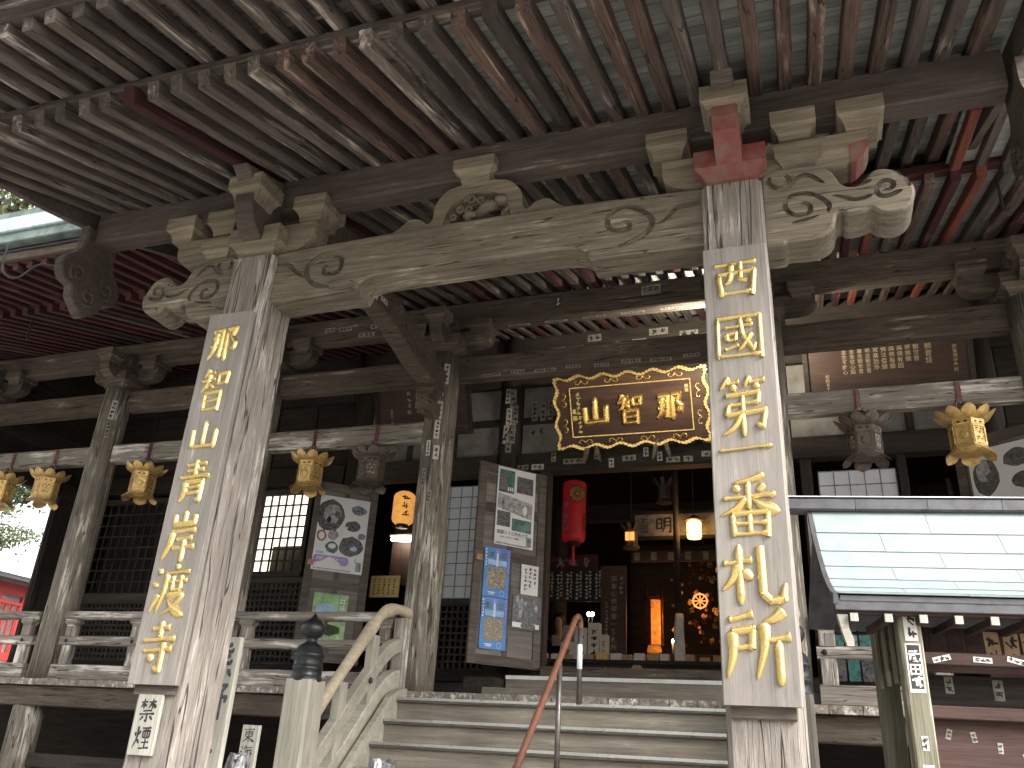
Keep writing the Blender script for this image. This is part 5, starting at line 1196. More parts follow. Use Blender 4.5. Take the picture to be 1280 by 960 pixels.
po = bpy.data.objects.new('lantern_light', pl); link(po, ll, place(-1.66, 13.22, 3.45))
def small_lantern(x, y, z, label, glow):
    t = thing('bronze_lantern', label, 'lantern', (x, y, z - .2), 'dim bronze lanterns inside the doorway')
    g = Geo(); g.lathe([(.10, -.12), (.11, -.1), (.105, .10), (.12, .12)], 'lantern_bronze', 6, smooth=False); g.build('lantern_body', t, place(x, y, z))
    if glow:
        for k in range(2): g = Geo(); g.box(-.075 + k * .08, -.005 + k * .08, -.07, .07, 0, .004, 'lamp_and_wheel_glow'); g.build('lit_window', t, facing((x, y - .112, z), (1, 0, 0), (0, -1, 0)))
    g = Geo()
    for k in range(8):
        a = R(45 * k); g.add([(.10 * math.cos(a - .3), .10 * math.sin(a - .3), .12), (.10 * math.cos(a + .3), .10 * math.sin(a + .3), .12), (.19 * math.cos(a + .2), .19 * math.sin(a + .2), .19), (.21 * math.cos(a), .21 * math.sin(a), .22), (.19 * math.cos(a - .2), .19 * math.sin(a - .2), .19)], [(0, 1, 2, 3, 4)], 'lantern_bronze')
    g.build('crown_petals', t, place(x, y, z)); g = Geo(); g.lathe([(.15, -.18), (.12, -.12)], 'lantern_bronze', 6, smooth=False); g.build('lantern_foot', t, place(x, y, z)); g = Geo(); g.tube([(x, y, z + .1), (x, y, 6.43)], .006, 'ink', 5); g.build('hanging_cord', t)
small_lantern(-2.70, 13.5, 3.42, 'dim bronze lantern with two red lit windows left of the calligraphy panel', True)
small_lantern(-2.16, 13.6, 4.20, 'unlit bronze lantern high above the calligraphy panel', False)
cp = thing('calligraphy_panel', 'aged paper panel with a large black character inside the hall', 'panel', (-1.9, 13.75, 3.5))
g = Geo(); g.box(-2.68, -1.05, 13.72, 13.76, 3.49, 3.86, 'paper_aged'); g.build('paper_panel', cp)
for (a, b, c, d) in ((-2.72, -1.0, 3.86, 3.91), (-2.72, -1.0, 3.44, 3.49)): g = Geo(); g.box(a, b, 13.70, 13.77, c, d, 'inner_wood'); g.build('frame_bar', cp)
g = Geo(); glyph(g, '明', .29, 'ink', None, width=12, height=.002); g.build('brush_character', cp, FRONT(-2.20, 13.718, 3.675))
g = Geo(); marks(g, -.08, .05, -.13, .13, 'ink_faded', None, 0, random.Random(3), 3, True, .045); tag(g.build('small_inscription', cp, FRONT(-2.50, 13.717, 3.68)), kind='stuff')
vb = thing('vertical_board', 'tall dark board with a white written column inside the doorway', 'board', (-3.02, 13.6, 1.46))
g = Geo(); g.box(-3.22, -2.80, 13.58, 13.62, 1.47, 2.98, 'text_plaque_wood'); g.build('board', vb)
g = Geo(); text(g, '那智山西國第一番札所', .10, 'paper_aged', None, 0, .56, 0, vertical=True, pitch=1.2); marks(g, .09, .15, 0.3, .62, 'paper_aged', None, 0, random.Random(5), 1, True, .06); marks(g, -.15, -.09, -.5, .2, 'paper_aged', None, 0, random.Random(6), 1, True, .05); tag(g.build('white_inscription', vb, FRONT(-3.0, 13.577, 2.2)), kind='stuff')
lb = thing('lintel_board', 'dark red board with faded writing below the red lantern', 'board', (-3.75, 13.9, 3.0))
g = Geo(); g.box(-4.2, -3.35, 13.88, 13.92, 2.98, 3.24, 'rafter_red'); g.build('board', lb); g = Geo(); marks(g, -.36, .30, -.08, .08, 'paper_aged', None, 0, random.Random(9), 1, False, .15); tag(g.build('faded_inscription', lb, FRONT(-3.75, 13.877, 3.11)), kind='stuff')
for k in range(6):
    x = -4.12 + k * .165; t = thing('hanging_slip', '%s black hanging slip with white writing below the red board' % ('leftmost', 'second from the left', 'third from the left', 'third from the right', 'second from the right', 'rightmost')[k], 'slip', (x, 13.7, 2.4), 'row of black written slips inside the doorway')
    g = Geo(); g.box(x - .07, x + .07, 13.69, 13.70, 2.42, 2.95, 'ink'); g.build('slip', t); g = Geo(); rr = random.Random(60 + k); marks(g, -.05, .0, -.24, .2, 'paper', None, 0, rr, 1, True, .05); marks(g, .01, .06, -.2, .24, 'paper', None, 0, rr, 1, True, .045); g.build('white_inscription', t, FRONT(x, 13.687, 2.69))
ct = thing('counter', 'long dark wooden counter just inside the doorway', 'counter', (-2.7, 13.3, 1.12))
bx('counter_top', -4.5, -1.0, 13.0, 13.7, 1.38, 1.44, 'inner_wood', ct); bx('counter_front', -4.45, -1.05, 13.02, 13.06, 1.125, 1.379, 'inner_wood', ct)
g = Geo(); marks(g, -.2, .2, -.05, .05, 'paper_aged', None, 0, random.Random(2), 1, False, .08); g.build('pattern_label', ct, FRONT(-3.05, 13.018, 1.28))
g = Geo(); g.prism([(-.09, -.1), (.09, -.1), (.1, .03), (.05, .1), (-.05, .1), (-.1, .03)], -.01, .01, 'box_tan'); g.build('wooden_tag', ct, Matrix.Translation((-2.52, 13.0, 1.27)))
rr = random.Random(44)
for k in range(17):
    x = -4.2 + k * .19 + rr.uniform(-.03, .03); w_, h_, d_ = rr.uniform(.12, .18), rr.uniform(.05, .12), rr.uniform(.12, .2)
    o = bx('amulet_box', x - w_ / 2, x + w_ / 2, 13.08, 13.08 + d_, 1.442, 1.442 + h_, rr.choice(('box_tan', 'box_tan', 'box_white', 'yellow_paper')), None, axis='X', ch=.004)
    tag(o, '%s small goods box from the left along the counter front' % ('first second third fourth fifth sixth seventh eighth ninth tenth eleventh twelfth thirteenth fourteenth fifteenth sixteenth seventeenth'.split()[k]), 'box', 'boxes along the counter front')
for k, (x, z, w_, h_, m_) in enumerate(((-3.50, 1.442, .20, .52, 'box_white'), (-3.29, 1.442, .18, .60, 'box_white'), (-3.72, 1.442, .22, .30, 'box_white'), (-3.70, 1.745, .2, .26, 'paper_aged'), (-3.13, 1.442, .12, .42, 'box_white'))):
    t = thing('display_box', ('tall pale box right of centre on the counter', 'tallest pale box on the counter', 'lower pale box beside the seated attendant', 'aged paper box resting on the lower pale box', 'narrow pale box beside the tall dark board')[k], 'box', (x, 13.5, z), 'pale display boxes on the counter')
    g = Geo(); g.box(x - w_ / 2, x + w_ / 2, 13.42, 13.58, z, z + h_, m_); g.build('carton', t); g = Geo(); marks(g, -w_ * .3, w_ * .3, -h_ * .35, h_ * .35, 'ink' if k % 2 else 'photo_red', None, 0, random.Random(k), 1, True, w_ * .5); tag(g.build('printed_label', t, FRONT(x, 13.417, z + h_ / 2)), kind='stuff')
# altar, its glimmer partly put in as glowing colour
al = thing('altar', 'dim altar with glowing gilt ornaments and an orange lit pillar', 'altar', (-1.9, 15.2, 1.12))
bx('altar_table', -3.0, -0.7, 14.9, 15.6, 1.125, 1.75, 'inner_wood', al)
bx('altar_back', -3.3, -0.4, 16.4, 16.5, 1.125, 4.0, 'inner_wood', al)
for k in range(6):                                    # hexagonal lamp housing, its lit side put into the panel colours
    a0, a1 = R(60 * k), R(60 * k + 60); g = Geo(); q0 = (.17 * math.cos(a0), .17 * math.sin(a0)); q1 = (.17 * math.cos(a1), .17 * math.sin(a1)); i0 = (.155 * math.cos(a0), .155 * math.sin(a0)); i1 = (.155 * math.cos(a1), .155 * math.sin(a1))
    g.add([(*p, z) for z in (.12, .88) for p in (q0, q1, i1, i0)], [(0, 1, 2, 3), (7, 6, 5, 4), (0, 4, 5, 1), (2, 6, 7, 3)], 'painted_glow_orange' if k == 4 else 'altar_red'); g.build('lamp_panel', al, place(-2.62, 15.1, 1.80) @ Matrix.Rotation(R(22), 4, 'Z'))
g = Geo(); g.lathe([(.12, 0), (.13, .02), (.11, .11), (.11, .12)], 'painted_glow_orange', 6, smooth=False); g.lathe([(.10, .12), (.10, .88), (.19, .88), (.14, .96), (.03, 1.0)], 'altar_red', 6, smooth=False); g.build('lamp_column', al, place(-2.62, 15.1, 1.80))
rr = random.Random(77)
def wheel(cx, cz, r, y, m_):
    g = Geo(); g.tube([(cx + r * math.cos(R(20 * k)), y, cz + r * math.sin(R(20 * k))) for k in range(19)], r * .12, m_, 6, cap=False)
    for k in range(8): a = R(45 * k); g.tube([(cx, y, cz), (cx + r * 1.2 * math.cos(a), y, cz + r * 1.2 * math.sin(a))], r * .08, m_, 5)
    return g.build('gilt_wheel', al)
wheel(-1.80, 2.66, .12, 15.0, 'lamp_and_wheel_glow')  # gilt brightness put in as a glow, the wheel is no lamp
for k in range(90):
    x, z = rr.uniform(-2.35, -1.25), rr.uniform(1.9, 3.4)
    if rr.random() < .4: x = rr.gauss(-1.8, .2)
    g = Geo(); r_ = rr.uniform(.01, .038)
    if k % 3: g.tube([(p[0], 15.25 + rr.uniform(-.1, .1), p[1]) for p in spiral(x, z, r_ * 1.6, 1.2, rr.uniform(0, 6))], .011, rr.choice(('painted_glow_orange', 'gold_dim', 'gold_dim', 'altar_red', 'gold_leaf')), 5)
    else: g.lathe([(r_ * .4, -r_), (r_, 0), (r_ * .5, r_ * 1.2)], rr.choice(('gold_dim', 'altar_red', 'gold_dim', 'gold_leaf')), 8, place(x, 15.2, z))
    g.build('gilt_ornament', al)
for x in (-2.46, -2.72):
    g = Geo(); g.tube([(x, 15.0, 1.95), (x + .01, 15.0, 3.0)], .014, 'gold_dim', 6); g.build('gilt_rod', al)
bx('valance', -2.95, -0.8, 14.78, 14.82, 3.30, 3.50, 'text_plaque_wood', al)
for k in range(14):
    g = Geo(); g.box(-2.9 + k * .15, -2.8 + k * .15, 14.77, 14.78, 3.33, 3.47, 'paper_aged'); g.build('valance_tag', al) if k % 2 == 0 else None
for k, x in enumerate((-1.22, -2.28)):
    g = Geo(); g.lathe([(.012, 0), (.02, .03), (.008, .06)], 'bulb', 8); g.build('candle_flame', al, place(x, 14.95, 1.95)); g = Geo(); g.lathe([(.015, 0), (.015, .18)], 'box_white', 8); g.build('candle', al, place(x, 14.95, 1.77))
al_l = bpy.data.lights.new('altar_light', 'POINT'); al_l.energy = 5; al_l.color = (1, .45, .12); al_l.shadow_soft_size = .15
ao = bpy.data.objects.new('altar_light', al_l); link(ao, al, place(-2.2, 14.7, 2.3))
cs = thing('rope_pole', 'pale wrapped pole standing before the altar', 'pole', (-1.93, 13.05, 1.12))
g = Geo(); g.tube([(-1.93 + .008 * math.sin(k), 13.35, 1.45 + k * .09) for k in range(9)], [.075, .08, .075, .08, .078, .08, .074, .07, .06], 'cloth_white', 10); g.build('cloth_wrap', cs)
g = Geo(); g.tube([(-1.93, 13.35, 2.2), (-1.95, 13.35, 6.4)], .05, 'inner_wood', 10); g.build('pole_shaft', cs); g = Geo(); g.box(-2.0, -1.86, 13.28, 13.42, 1.442, 1.72, 'box_white'); g.build('pole_base', cs)
for x in (-3.42, -3.36):
    t = thing('table_lamp', 'tiny bright bulb lamp behind the boxes on the counter, %s' % ('left of the two' if x < -3.4 else 'right of the two'), 'lamp', (x, 14.0, 1.44), 'tiny bulbs behind the counter')
    g = Geo(); g.lathe([(.02, 0), (.035, .03), (.02, .06)], 'bulb', 10); g.build('bulb', t, place(x - .1, 14.0, 2.24)); g = Geo(); g.tube([(x - .1, 14.0, 1.44), (x - .1, 14.0, 2.24)], .01, 'ink', 6); g.build('lamp_stem', t)

# attendant behind the counter
def skin_body(name, joints, edges, mat, parent=None, sub=2):
    me = bpy.data.meshes.new(name); me.from_pydata([j[:3] for j in joints], edges, []); o = bpy.data.objects.new(name, me); COL.objects.link(o)
    md = o.modifiers.new('skin', 'SKIN'); md.use_smooth_shade = True; sd = o.modifiers.new('sub', 'SUBSURF'); sd.levels = sub; sd.render_levels = sub
    for v_, j in zip(me.skin_vertices[0].data, joints): v_.radius = (j[3], j[4] if len(j) > 4 else j[3])
    me.skin_vertices[0].data[0].use_root = True
    bpy.context.view_layer.update(); dg = bpy.context.evaluated_depsgraph_get(); m2 = bpy.data.meshes.new_from_object(o.evaluated_get(dg)); bpy.data.objects.remove(o)
    m2.materials.clear(); m2.materials.append(M(mat)); m2.name = name
    return link(bpy.data.objects.new(name, m2), parent)
px_, py_ = -4.07, 14.12
ps = thing('person', 'attendant in dark jacket and pale shirt seated behind the counter, hands together', 'person', (px_, py_, 1.12))
J = [(0, .02, 1.32, .15, .11), (0, .02, 1.5, .14, .10), (0, .03, 1.70, .15, .10), (0, .03, 1.86, .13, .09), (0, .02, 1.97, .055), (0, .0, 2.05, .06, .065), (0, -.02, 2.12, .085, .10), (0, -.01, 2.20, .083, .10), (0, .0, 2.26, .05, .06),
     (-.18, .03, 1.85, .065), (-.23, .02, 1.62, .052), (-.15, -.16, 1.55, .042), (-.05, -.24, 1.58, .032), (-.01, -.27, 1.585, .03),
     (.18, .03, 1.85, .065), (.23, .02, 1.62, .052), (.15, -.16, 1.55, .042), (.05, -.24, 1.575, .032), (.01, -.27, 1.575, .03),
     (-.1, -.12, 1.27, .09), (-.12, -.42, 1.25, .07), (.1, -.12, 1.27, .09), (.12, -.42, 1.25, .07)]
J = [(px_ + j[0], py_ + j[1], *j[2:]) for j in J]
ED = [(0, 1), (1, 2), (2, 3), (3, 4), (4, 5), (5, 6), (6, 7), (7, 8), (3, 9), (9, 10), (10, 11), (11, 12), (12, 13), (3, 14), (14, 15), (15, 16), (16, 17), (17, 18), (0, 19), (19, 20), (0, 21), (21, 22)]
skin_body('body', J, ED, 'skin', ps)
JJ = [(x, y, z, r * 1.14, (q[0] if q else r) * 1.16) for (x, y, z, r, *q) in (J[i] for i in (0, 1, 2, 3, 9, 10, 11, 14, 15, 16))]
skin_body('jacket', JJ, [(0, 1), (1, 2), (2, 3), (3, 4), (4, 5), (5, 6), (3, 7), (7, 8), (8, 9)], 'cloth_black', ps)
g = Geo(); g.prism([(-.075, 1.92), (.075, 1.92), (.05, 1.55), (-.05, 1.55)], -.01, .01, 'cloth_white'); g.build('shirt_front', ps, Matrix.Translation((px_, py_ - .125, 0)))
g = Geo(); g.prism([(-.07, 1.75), (.07, 1.75), (.10, 1.35), (-.10, 1.35)], -.012, .012, 'cloth_navy'); g.build('apron', ps, Matrix.Translation((px_, py_ - .15, 0)))
g = Geo(); g.lathe([(.06, 2.05), (.098, 2.10), (.105, 2.17), (.108, 2.22), (.095, 2.27), (.055, 2.305), (.01, 2.315)], 'hair', 14, Matrix.Translation((px_, py_ + .025, 0))); g.build('hair', ps)
g = Geo()
for sx in (-1, 1): g.lathe([(.009, -.004), (.009, .004), (.003, .007)], 'ink', 8, facing((px_ + sx * .032, py_ - .112, 2.155), (1, 0, 0), (0, -1, 0)))
g.box(px_ - .02, px_ + .02, py_ - .112, py_ - .10, 2.085, 2.092, 'photo_red'); g.build('face_features', ps)
g = Geo()
for sx in (-1, 1):
    for k in range(4): g.tube([(px_ + sx * (.015 + .012 * k), py_ - .285, 1.60 - .004 * k), (px_ + sx * .005 + sx * .01 * k, py_ - .315, 1.585 - .01 * k), (px_ - sx * (.012 - .004 * k), py_ - .305, 1.565 - .008 * k)], [.009, .0085, .007], 'skin', 6)
    g.tube([(px_ + sx * .03, py_ - .27, 1.605), (px_ + sx * .012, py_ - .29, 1.62)], [.01, .008], 'skin', 6)
g.build('fingers', ps)

# left opening: paper lantern, ceiling lamp, notice
t = thing('paper_lantern', 'amber paper lantern beside the column left of the stairs', 'lantern', (-6.14, 11.9, 3.3))
g = Geo(); prof = [(.11, 3.34), (.16, 3.38)] + [(.178 + .005 * (k % 2), 3.42 + .022 * k) for k in range(18)] + [(.16, 3.84), (.1, 3.88)]; g.lathe(prof, 'lantern_paper_lit', 20); g.build('lantern_body', t, place(-6.12, 11.95, 0)); g = Geo(); g.lathe([(.1, 3.29), (.1, 3.345)], 'ink', 16); g.build('lantern_rim', t, place(-6.12, 11.95, 0))
g = Geo(); marks(g, -.05, .05, -.2, .2, 'ink', None, 0, random.Random(7), 1, True, .11); g.build('lantern_lettering', t, facing((-6.02, 11.80, 3.62), (.85, .5, 0), (.5, -.85, 0)))
t = thing('wall_lamp', 'bright white strip lamp inside the opening left of the stairs', 'lamp', (-6.3, 12.4, 3.1))
g = Geo(); g.tube([(-6.52, 12.4, 3.22), (-6.30, 12.4, 3.215), (-6.18, 12.42, 3.21)], [.02, .04, .035], 'tube_glow', 10); g.build('lamp_tube', t); bx('lamp_body', -6.55, -6.1, 12.4, 12.5, 3.27, 3.31, 'white_paint', t)
bx('back_panel', -6.6, -5.9, 12.6, 12.64, 2.5, 3.5, 'text_plaque_wood', t)
t = thing('paper_notice', 'aged paper notice with black lines inside the opening left of the stairs', 'notice', (-6.25, 11.85, 2.15))
g = Geo(); g.box(-6.5, -6.0, 11.84, 11.86, 2.17, 2.50, 'yellow_paper'); g.build('paper_sheet', t); g = Geo()
for k in range(5): marks(g, -.2 + k * .085, -.16 + k * .085, -.13, .13, 'ink', None, 0, random.Random(k), 1, True, .035)
g.build('handwriting', t, FRONT(-6.25, 11.837, 2.335))
t = thing('wall_clutter_shelf', 'dim shelf behind the right opening beside the far right door', 'shelf', (1.8, 12.6, 1.12)); bx('shelf_board', 1.4, 2.3, 12.5, 12.8, 3.25, 3.29, 'inner_wood', t); bx('shelf_back', 1.4, 2.3, 12.8, 12.84, 1.13, 3.9, 'inner_wood', t)
g = Geo(); g.tube([(1.86, 11.9, 3.7), (1.9, 11.9, 3.2), (2.05, 11.9, 2.6)], .03, 'lantern_bronze', 8); tag(g.build('bell_rope'), 'dark thick rope hanging in the right opening', 'rope')
# towel and rack of leaflets right of the right pillar
t = thing('hanging_towel', 'pale printed towel hanging beside the right porch pillar', 'towel', (0.17, 10.4, 2.0))
g = Geo(); v = []; n = 8
for j in range(9):
    for i in range(n + 1): v.append((i / n * .26, .02 * math.sin(i * 1.4 + j * .3), -j * .085 - (.02 if j == 8 and i % 2 else 0)))
g.add(v, [(j * 9 + i, j * 9 + i + 1, j * 9 + 10 + i, j * 9 + 9 + i) for j in range(8) for i in range(8)], 'cloth_white', smooth=True); g.build('towel_cloth', t, place(0.05, 10.3, 2.86)); g = Geo(); marks(g, .06, .2, -.55, -.1, 'ink_faded', None, 0, random.Random(1), 1, True, .14); g.build('printed_mark', t, FRONT(0.05, 10.27, 2.86))
g = Geo(); g.tube([(-.1, 10.3, 2.87), (.5, 10.3, 2.87)], .012, 'steel_dark', 6); g.build('towel_bar', t)
t = thing('leaflet_rack', 'rack of green and blue leaflets behind the right railing', 'rack', (0.3, 10.2, FZ))
bx('rack_frame', 0.02, 0.62, 10.2, 10.26, FZ, 2.0, 'hall_wood_dark', t, axis='Z')
rr = random.Random(31)
for r_ in range(4):
    for k in range(4):
        g = Geo(); x, z = .05 + k * .14, .95 + r_ * .26; g.box(x, x + .12, 10.17 - .01 * k, 10.18 - .01 * k, z, z + .22, rr.choice(('photo_teal', 'photo_bluegrey', 'photo_dark', 'photo_dark', 'poster_green'))); g.build('leaflet', t)

# ---------------------------------------------------------------- roofed votive stand on the right
A_ = R(9.5); TS = Matrix.Translation((0.10, 5.36, 0)) @ Matrix.Rotation(A_, 4, 'Z')
sd = thing('roofed_stand', 'roofed votive stand with pale green copper roof right of the right pillar', 'stand', (0.10, 5.36, GZ))
def sb(name, x0, x1, y0, y1, z0, z1, mat, ch=.006, axis=None):
    d = [x1 - x0, y1 - y0, z1 - z0]; ax = 'XYZ'.index(axis) if axis else d.index(max(d)); ch = min(ch, min(d) * .2)
    c = Vector(((x0 + x1) / 2, (y0 + y1) / 2, (z0 + z1) / 2)); e = Vector((0, 0, 0)); e[ax] = d[ax] / 2
    me = beam_mesh(d[ax], d[1] if ax == 0 else d[0], d[1] if ax == 2 else d[2], mat, ch=ch)
    return link(bpy.data.objects.new(name, me), sd, TS @ frame_mat(c - e, c + e, (0, 1, 0) if ax == 2 else (0, 0, 1)))
PR = [(0.0, 0.985), (.075, 1.01), (.155, 1.055), (.245, 1.125), (.335, 1.225), (.425, 1.345), (.515, 1.49), (.60, 1.66)]
for i in range(len(PR) - 1):
    (y0, z0), (y1, z1) = PR[i], PR[i + 1]; x = 0.06; k = 0
    d = Vector((0, y1 - y0, z1 - z0)).normalized(); nn = Vector((0, -d.z, d.y))
    while x < 2.6:
        xe = min(x + (0.40 if (k == 0 and i % 2) else 0.72), 2.62)
        a = Vector((0, y0, z0)) - d * .012 + nn * (.008 + .004); b = Vector((0, y1, z1)) + nn * .003
        g = Geo(); lift = rnd.uniform(0, .0025); q = nn * .006
        v = [(xx, p.y + o.y, p.z + o.z + lift) for xx in (x, xe - .003) for p in (a, b) for o in (Vector((0, 0, 0)), q)]
        g.add(v, [(0, 1, 3, 2), (4, 6, 7, 5), (0, 4, 5, 1), (2, 3, 7, 6), (0, 2, 6, 4), (1, 5, 7, 3)], 'copper_roof'); g.build('roof_sheet', sd, TS)
        x = xe; k += 1
g = Geo(); g.prism(PR + [(1.2, .985), (1.2, .96), (.6, 1.60)] + [(a, b - .03) for a, b in PR[::-1][1:]], -2.62, -.07, 'ridge_metal', TYZ(0)); g.build('roof_core', sd, TS)
for x in (.045, 2.63):
    g = Geo(); g.prism([(a - .01, b + .012) for a, b in PR] + [(a, b - .05) for a, b in PR[::-1]], -.014, .014, 'ridge_metal', TYZ(x)); g.build('verge_board', sd, TS)
for k in range(6):
    x0 = -.12 + k * .46; sb('ridge_cap', x0, x0 + .457, .545, .68, 1.655, 1.745, 'ridge_metal', .012)
g = Geo(); g.box(-.12, 2.64, .535, .69, 1.746, 1.752, 'steel'); g.build('ridge_strip', sd, TS)
sb('eave_board', .04, 2.62, .005, .03, .90, .972, 'ridge_metal'); sb('eave_board', .05, 2.62, .031, .10, .885, .93, 'stand_red_wood')
for k in range(13): sb('rafter', .117 + k * .19, .158 + k * .19, .012, .5, .84, .882, 'stand_red_wood', .003), sb('rafter_end', .115 + k * .19, .16 + k * .19, .0, .011, .838, .884, 'pale_sign_wood', .003)
g = Geo(); g.prism([(.05, .88), (.11, .88), (.11, .80), (.13, .74), (.13, .70), (.09, .70), (.07, .78)], .03, .07, 'pale_sign_wood'); g.build('eave_bracket', sd, TS)
for (x, y) in ((.40, .10), (.40, .72), (2.30, .10), (2.30, .72)):
    o = sb('post', x, x + .125, y, y + .115, GZ, .885, 'stand_post_wood', .01)
    if (x, y) == (.40, .10):
        for (z, h_, w_, wd) in ((.83, .16, .07, None), (.60, .27, .085, '武田'), (.20, .075, .035, None), (-.02, .22, .06, None)):
            g = Geo(); g.box(-w_ / 2, w_ / 2, -h_ / 2, h_ / 2, 0, .0015, 'paper')
            g.box(-w_ / 2 + .008, w_ / 2 - .008, -h_ / 2 + .02, h_ / 2 - .008, .0016, .002, 'ink') if wd else None
            if wd: text(g, wd, .07, 'paper', None, 0, .06, .003, bold=.02, vertical=True); marks(g, -.03, .03, -.10, -.035, 'paper', None, .003, random.Random(5), 1, True, .06)
            else: marks(g, -w_ * .4, w_ * .4, -h_ * .45, h_ * .45, 'ink', None, .0025, random.Random(int(z * 99)), 1, True)
            g.build('sticker', o, TS @ FRONT(x + .0625, y - .001, z))
for k in range(3): sb('side_board', .415, .43, .22, .72, .62 + k * .09, .705 + k * .09, 'stand_red_wood', .003)
for y in (.28, .47, .66): sb('side_batten', .39, .414, y, y + .035, .53, .88, 'stand_post_wood', .003)
tp = sb('upper_board', .53, 2.3, .46, .48, .62, .885, 'stand_red_wood', .003)
rr = random.Random(15)
for k in range(14):
    x = .60 + k * .105; g = Geo(); w_, h_ = .085, rr.uniform(.19, .23); aged = rr.random() < .4
    g.box(-w_ / 2, w_ / 2, -h_ / 2, h_ / 2, 0, .003, 'stand_red_wood' if aged else 'box_tan'); marks(g, -.032, .032, -h_ * .45, h_ * .45, 'ink', None, .0035, rr, 1, True, .065); g.build('votive_tag', tp, TS @ FRONT(x, .457, .765 + rr.uniform(-.01, .01)) @ Matrix.Rotation(rr.uniform(-.05, .05), 4, 'Z'))
rl1 = sb('front_rail', .53, 2.3, .13, .19, .625, .695, 'stand_red_wood'); rl2 = sb('front_rail', .53, 2.3, .13, .19, .335, .405, 'stand_red_wood')
for k, x in enumerate((.62, .84, 1.02, 1.3)):
    g = Geo(); g.box(-.05, .05, -.015, .015, 0, .0015, 'paper'); marks(g, -.045, .045, -.012, .012, 'ink', None, .0025, rr, 1, False, .026); g.build('sticker', rl1, TS @ FRONT(x, .129, .66) @ Matrix.Rotation((.25, -.05, -.25, .1)[k], 4, 'Z'))
lw = sb('lower_board', .53, 2.3, .20, .22, -.35, .335, 'stand_red_wood', .003)
for k in range(6):
    g = Geo(); g.box(-.014, .014, -.028, .028, 0, .0015, 'paper_aged'); marks(g, -.012, .012, -.025, .025, 'ink', None, .0025, rr, 1, True, .022); g.build('sticker', lw, TS @ FRONT(.62 + k * .13, .199, .20 + rr.uniform(-.05, .06)) @ Matrix.Rotation(rr.uniform(-.5, .5), 4, 'Z'))
g = Geo()
for k in range(9): marks(g, .02 + k * .085, .075 + k * .085, -.42, .02, 'paper_aged', None, 0, rr, 1, True, .055)
g.build('painted_lettering', lw, TS @ FRONT(.58, .198, .07))
bk = sb('back_board', .53, 2.3, .60, .62, -.3, .62, 'inner_wood', .003)
for k, (x, z, w_, h_, m_) in enumerate(((.78, .56, .05, .10, 'paper_aged'), (1.06, .54, .06, .12, 'paper_aged'), (1.33, .50, .13, .14, 'teal_sticker'), (1.5, .56, .05, .1, 'paper_aged'))):
    g = Geo(); g.box(-w_ / 2, w_ / 2, -h_ / 2, h_ / 2, 0, .0015, m_); marks(g, -w_ * .35, w_ * .35, -h_ * .4, h_ * .4, 'ink' if m_ != 'teal_sticker' else 'photo_bluegrey', None, .0025, rr, 1, True); g.build('sticker', bk, TS @ FRONT(x, .598, z))

# ---------------------------------------------------------------- outside, beyond the left end of the hall
def tree(label, x, y, z, rx, rz, n, leaf, seed, h):
    t = thing('tree', label, 'tree', (x, y, GZ), 'trees beyond the hall'); rr = random.Random(seed); g = Geo()
    g.tube([(x, y, GZ), (x + .1, y, z - rz * .6), (x, y + .1, z)], [.32, .24, .1], 'bark', 10); g.build('trunk', t)
    g = Geo()
    for k in range(7):
        a = rr.uniform(0, 6.28); g.tube([(x, y, z - rz * .5), (x + rx * .4 * math.cos(a), y + rx * .4 * math.sin(a), z - rz * .1), (x + rx * .8 * math.cos(a), y + rx * .8 * math.sin(a), z + rz * rr.uniform(-.2, .5))], [.12, .07, .03], 'bark', 6)
    g.build('limb', t)
    g = Geo(); v = []; f = []; cl_ = []
    for k in range(26):
        a, b, q = rr.uniform(0, 6.28), rr.uniform(-1, 1), rr.uniform(.45, 1) ; c = math.sqrt(1 - b * b); cl_.append((x + rx * q * c * math.cos(a), y + rx * q * c * math.sin(a), z + rz * q * b))
    for k in range(n):
        cx, cy, cz = rr.choice(cl_); s = rr.uniform(.06, .14); p = Vector((cx + rr.gauss(0, rx * .16), cy + rr.gauss(0, rx * .16), cz + rr.gauss(0, rz * .13)))
        e = Euler((rr.uniform(0, 6), rr.uniform(0, 6), rr.uniform(0, 6))).to_matrix(); o = len(v)
        v += [tuple(p + e @ Vector(q_)) for q_ in ((-s, 0, 0), (0, -s * .45, .02), (s, 0, 0), (0, s * .45, .02))]; f.append((o, o + 1, o + 2, o + 3))
    g.add(v, f, leaf); g.build('crown', t)
tree('dark leafy tree beyond the left end of the veranda', -30.5, 24.0, 9.9, 4.2, 1.7, 14000, 'leaf_green', 1, 8)
tree('yellow-green leafy tree low beyond the left railing', -36.5, 27.0, 8.6, 3.2, 1.3, 6000, 'leaf_yellow', 2, 7)
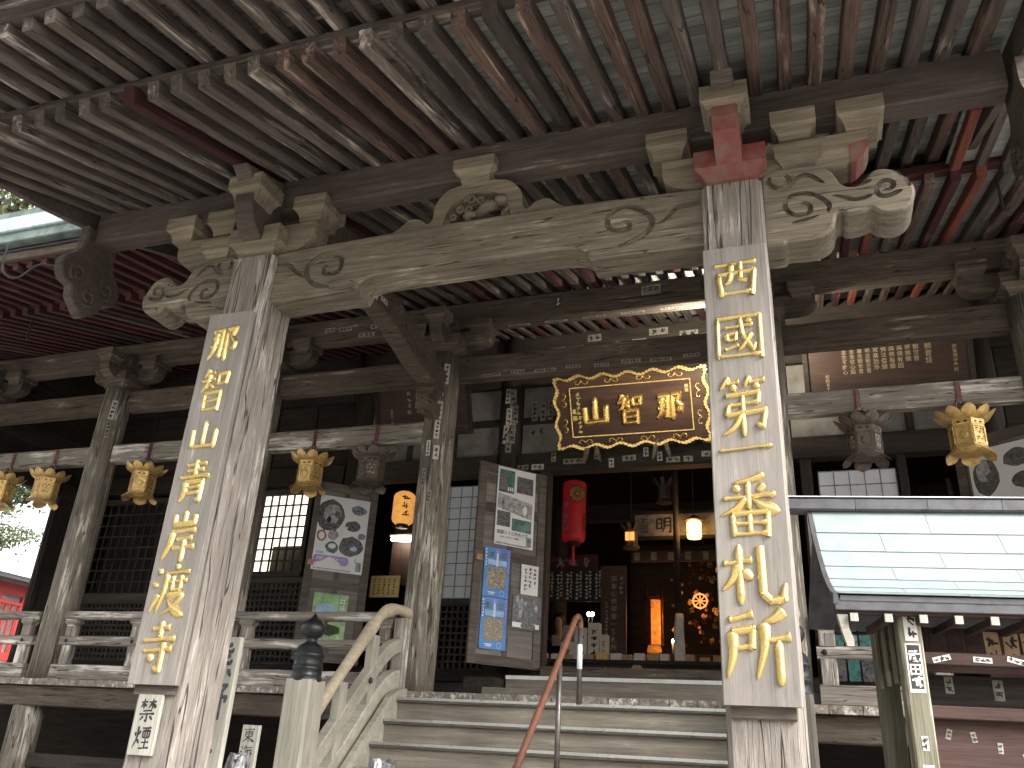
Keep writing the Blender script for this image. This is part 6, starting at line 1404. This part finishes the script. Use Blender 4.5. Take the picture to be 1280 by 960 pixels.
tree('tall yellow-green tree above the hall roof edge at upper left', -22.0, 14.6, 14.6, 2.6, 2.2, 5000, 'leaf_yellow', 3, 12)
rb = thing('red_building', 'vermilion corridor building with dark tiled roof beyond the left railing', 'building', (-27.5, 23, GZ))
bx('wall', -30, -25.2, 17.0, 34.0, GZ, 2.0, 'white_paint', rb, axis='Y'); bx('inner_wall', -28.0, -27.8, 17.0, 34.0, 2.0, 4.4, 'white_paint', rb, axis='Y')
for k in range(18): vpost('post', -25.15, 17.2 + k * .95, 2.0, 4.3, .16, .16, 'vermilion', rb)
bx('tie_beam', -25.25, -25.05, 17.0, 34.0, 4.05, 4.42, 'vermilion', rb); bx('tie_beam', -25.26, -25.04, 17.0, 34.0, 2.0, 2.25, 'vermilion', rb)
for k in range(60): vpost('baluster', -25.15, 17.3 + k * .24, 2.25, 3.75, .07, .07, 'vermilion', rb, ch=.01)
bx('tie_beam', -25.24, -25.06, 17.0, 34.0, 3.75, 3.86, 'vermilion', rb)
g = Geo(); g.prism([(-24.3, 4.42), (-24.3, 4.55), (-27.6, 4.95), (-31, 4.55), (-31, 4.42), (-27.6, 4.8)], 16.8, 34.2, 'black_tile'); g.build('roof', rb)
g = Geo(); g.box(-24.36, -24.26, 16.9, 34.1, 4.56, 4.74, 'white_paint'); g.build('roof_edge', rb)
# cable and hooks under the left eaves
g = Geo(); g.tube(smoothpts([(-8.3, 5.72, 5.02), (-8.28, 5.74, 4.7), (-8.1, 5.8, 4.6), (-7.9, 5.86, 4.78), (-7.6, 5.9, 4.72)], 6), .013, 'hole_black', 6); tag(g.build('eave_cable'), 'black cable looping below the roof edge at upper left', 'cable')
for x, lab in ((-9.62, 'dark iron hook hanging before the leftmost column bracket'), (1.95, 'dark iron hook hanging below the eaves at the far right')):
    g = Geo(); g.tube(smoothpts([(x, 7.3, 5.12), (x, 7.3, 4.95), (x, 7.3, 4.80), (x + .03, 7.3, 4.75), (x + .06, 7.3, 4.78)], 5), .014, 'ink', 6); tag(g.build('iron_hook'), lab, 'hook', 'iron hooks below the eaves')
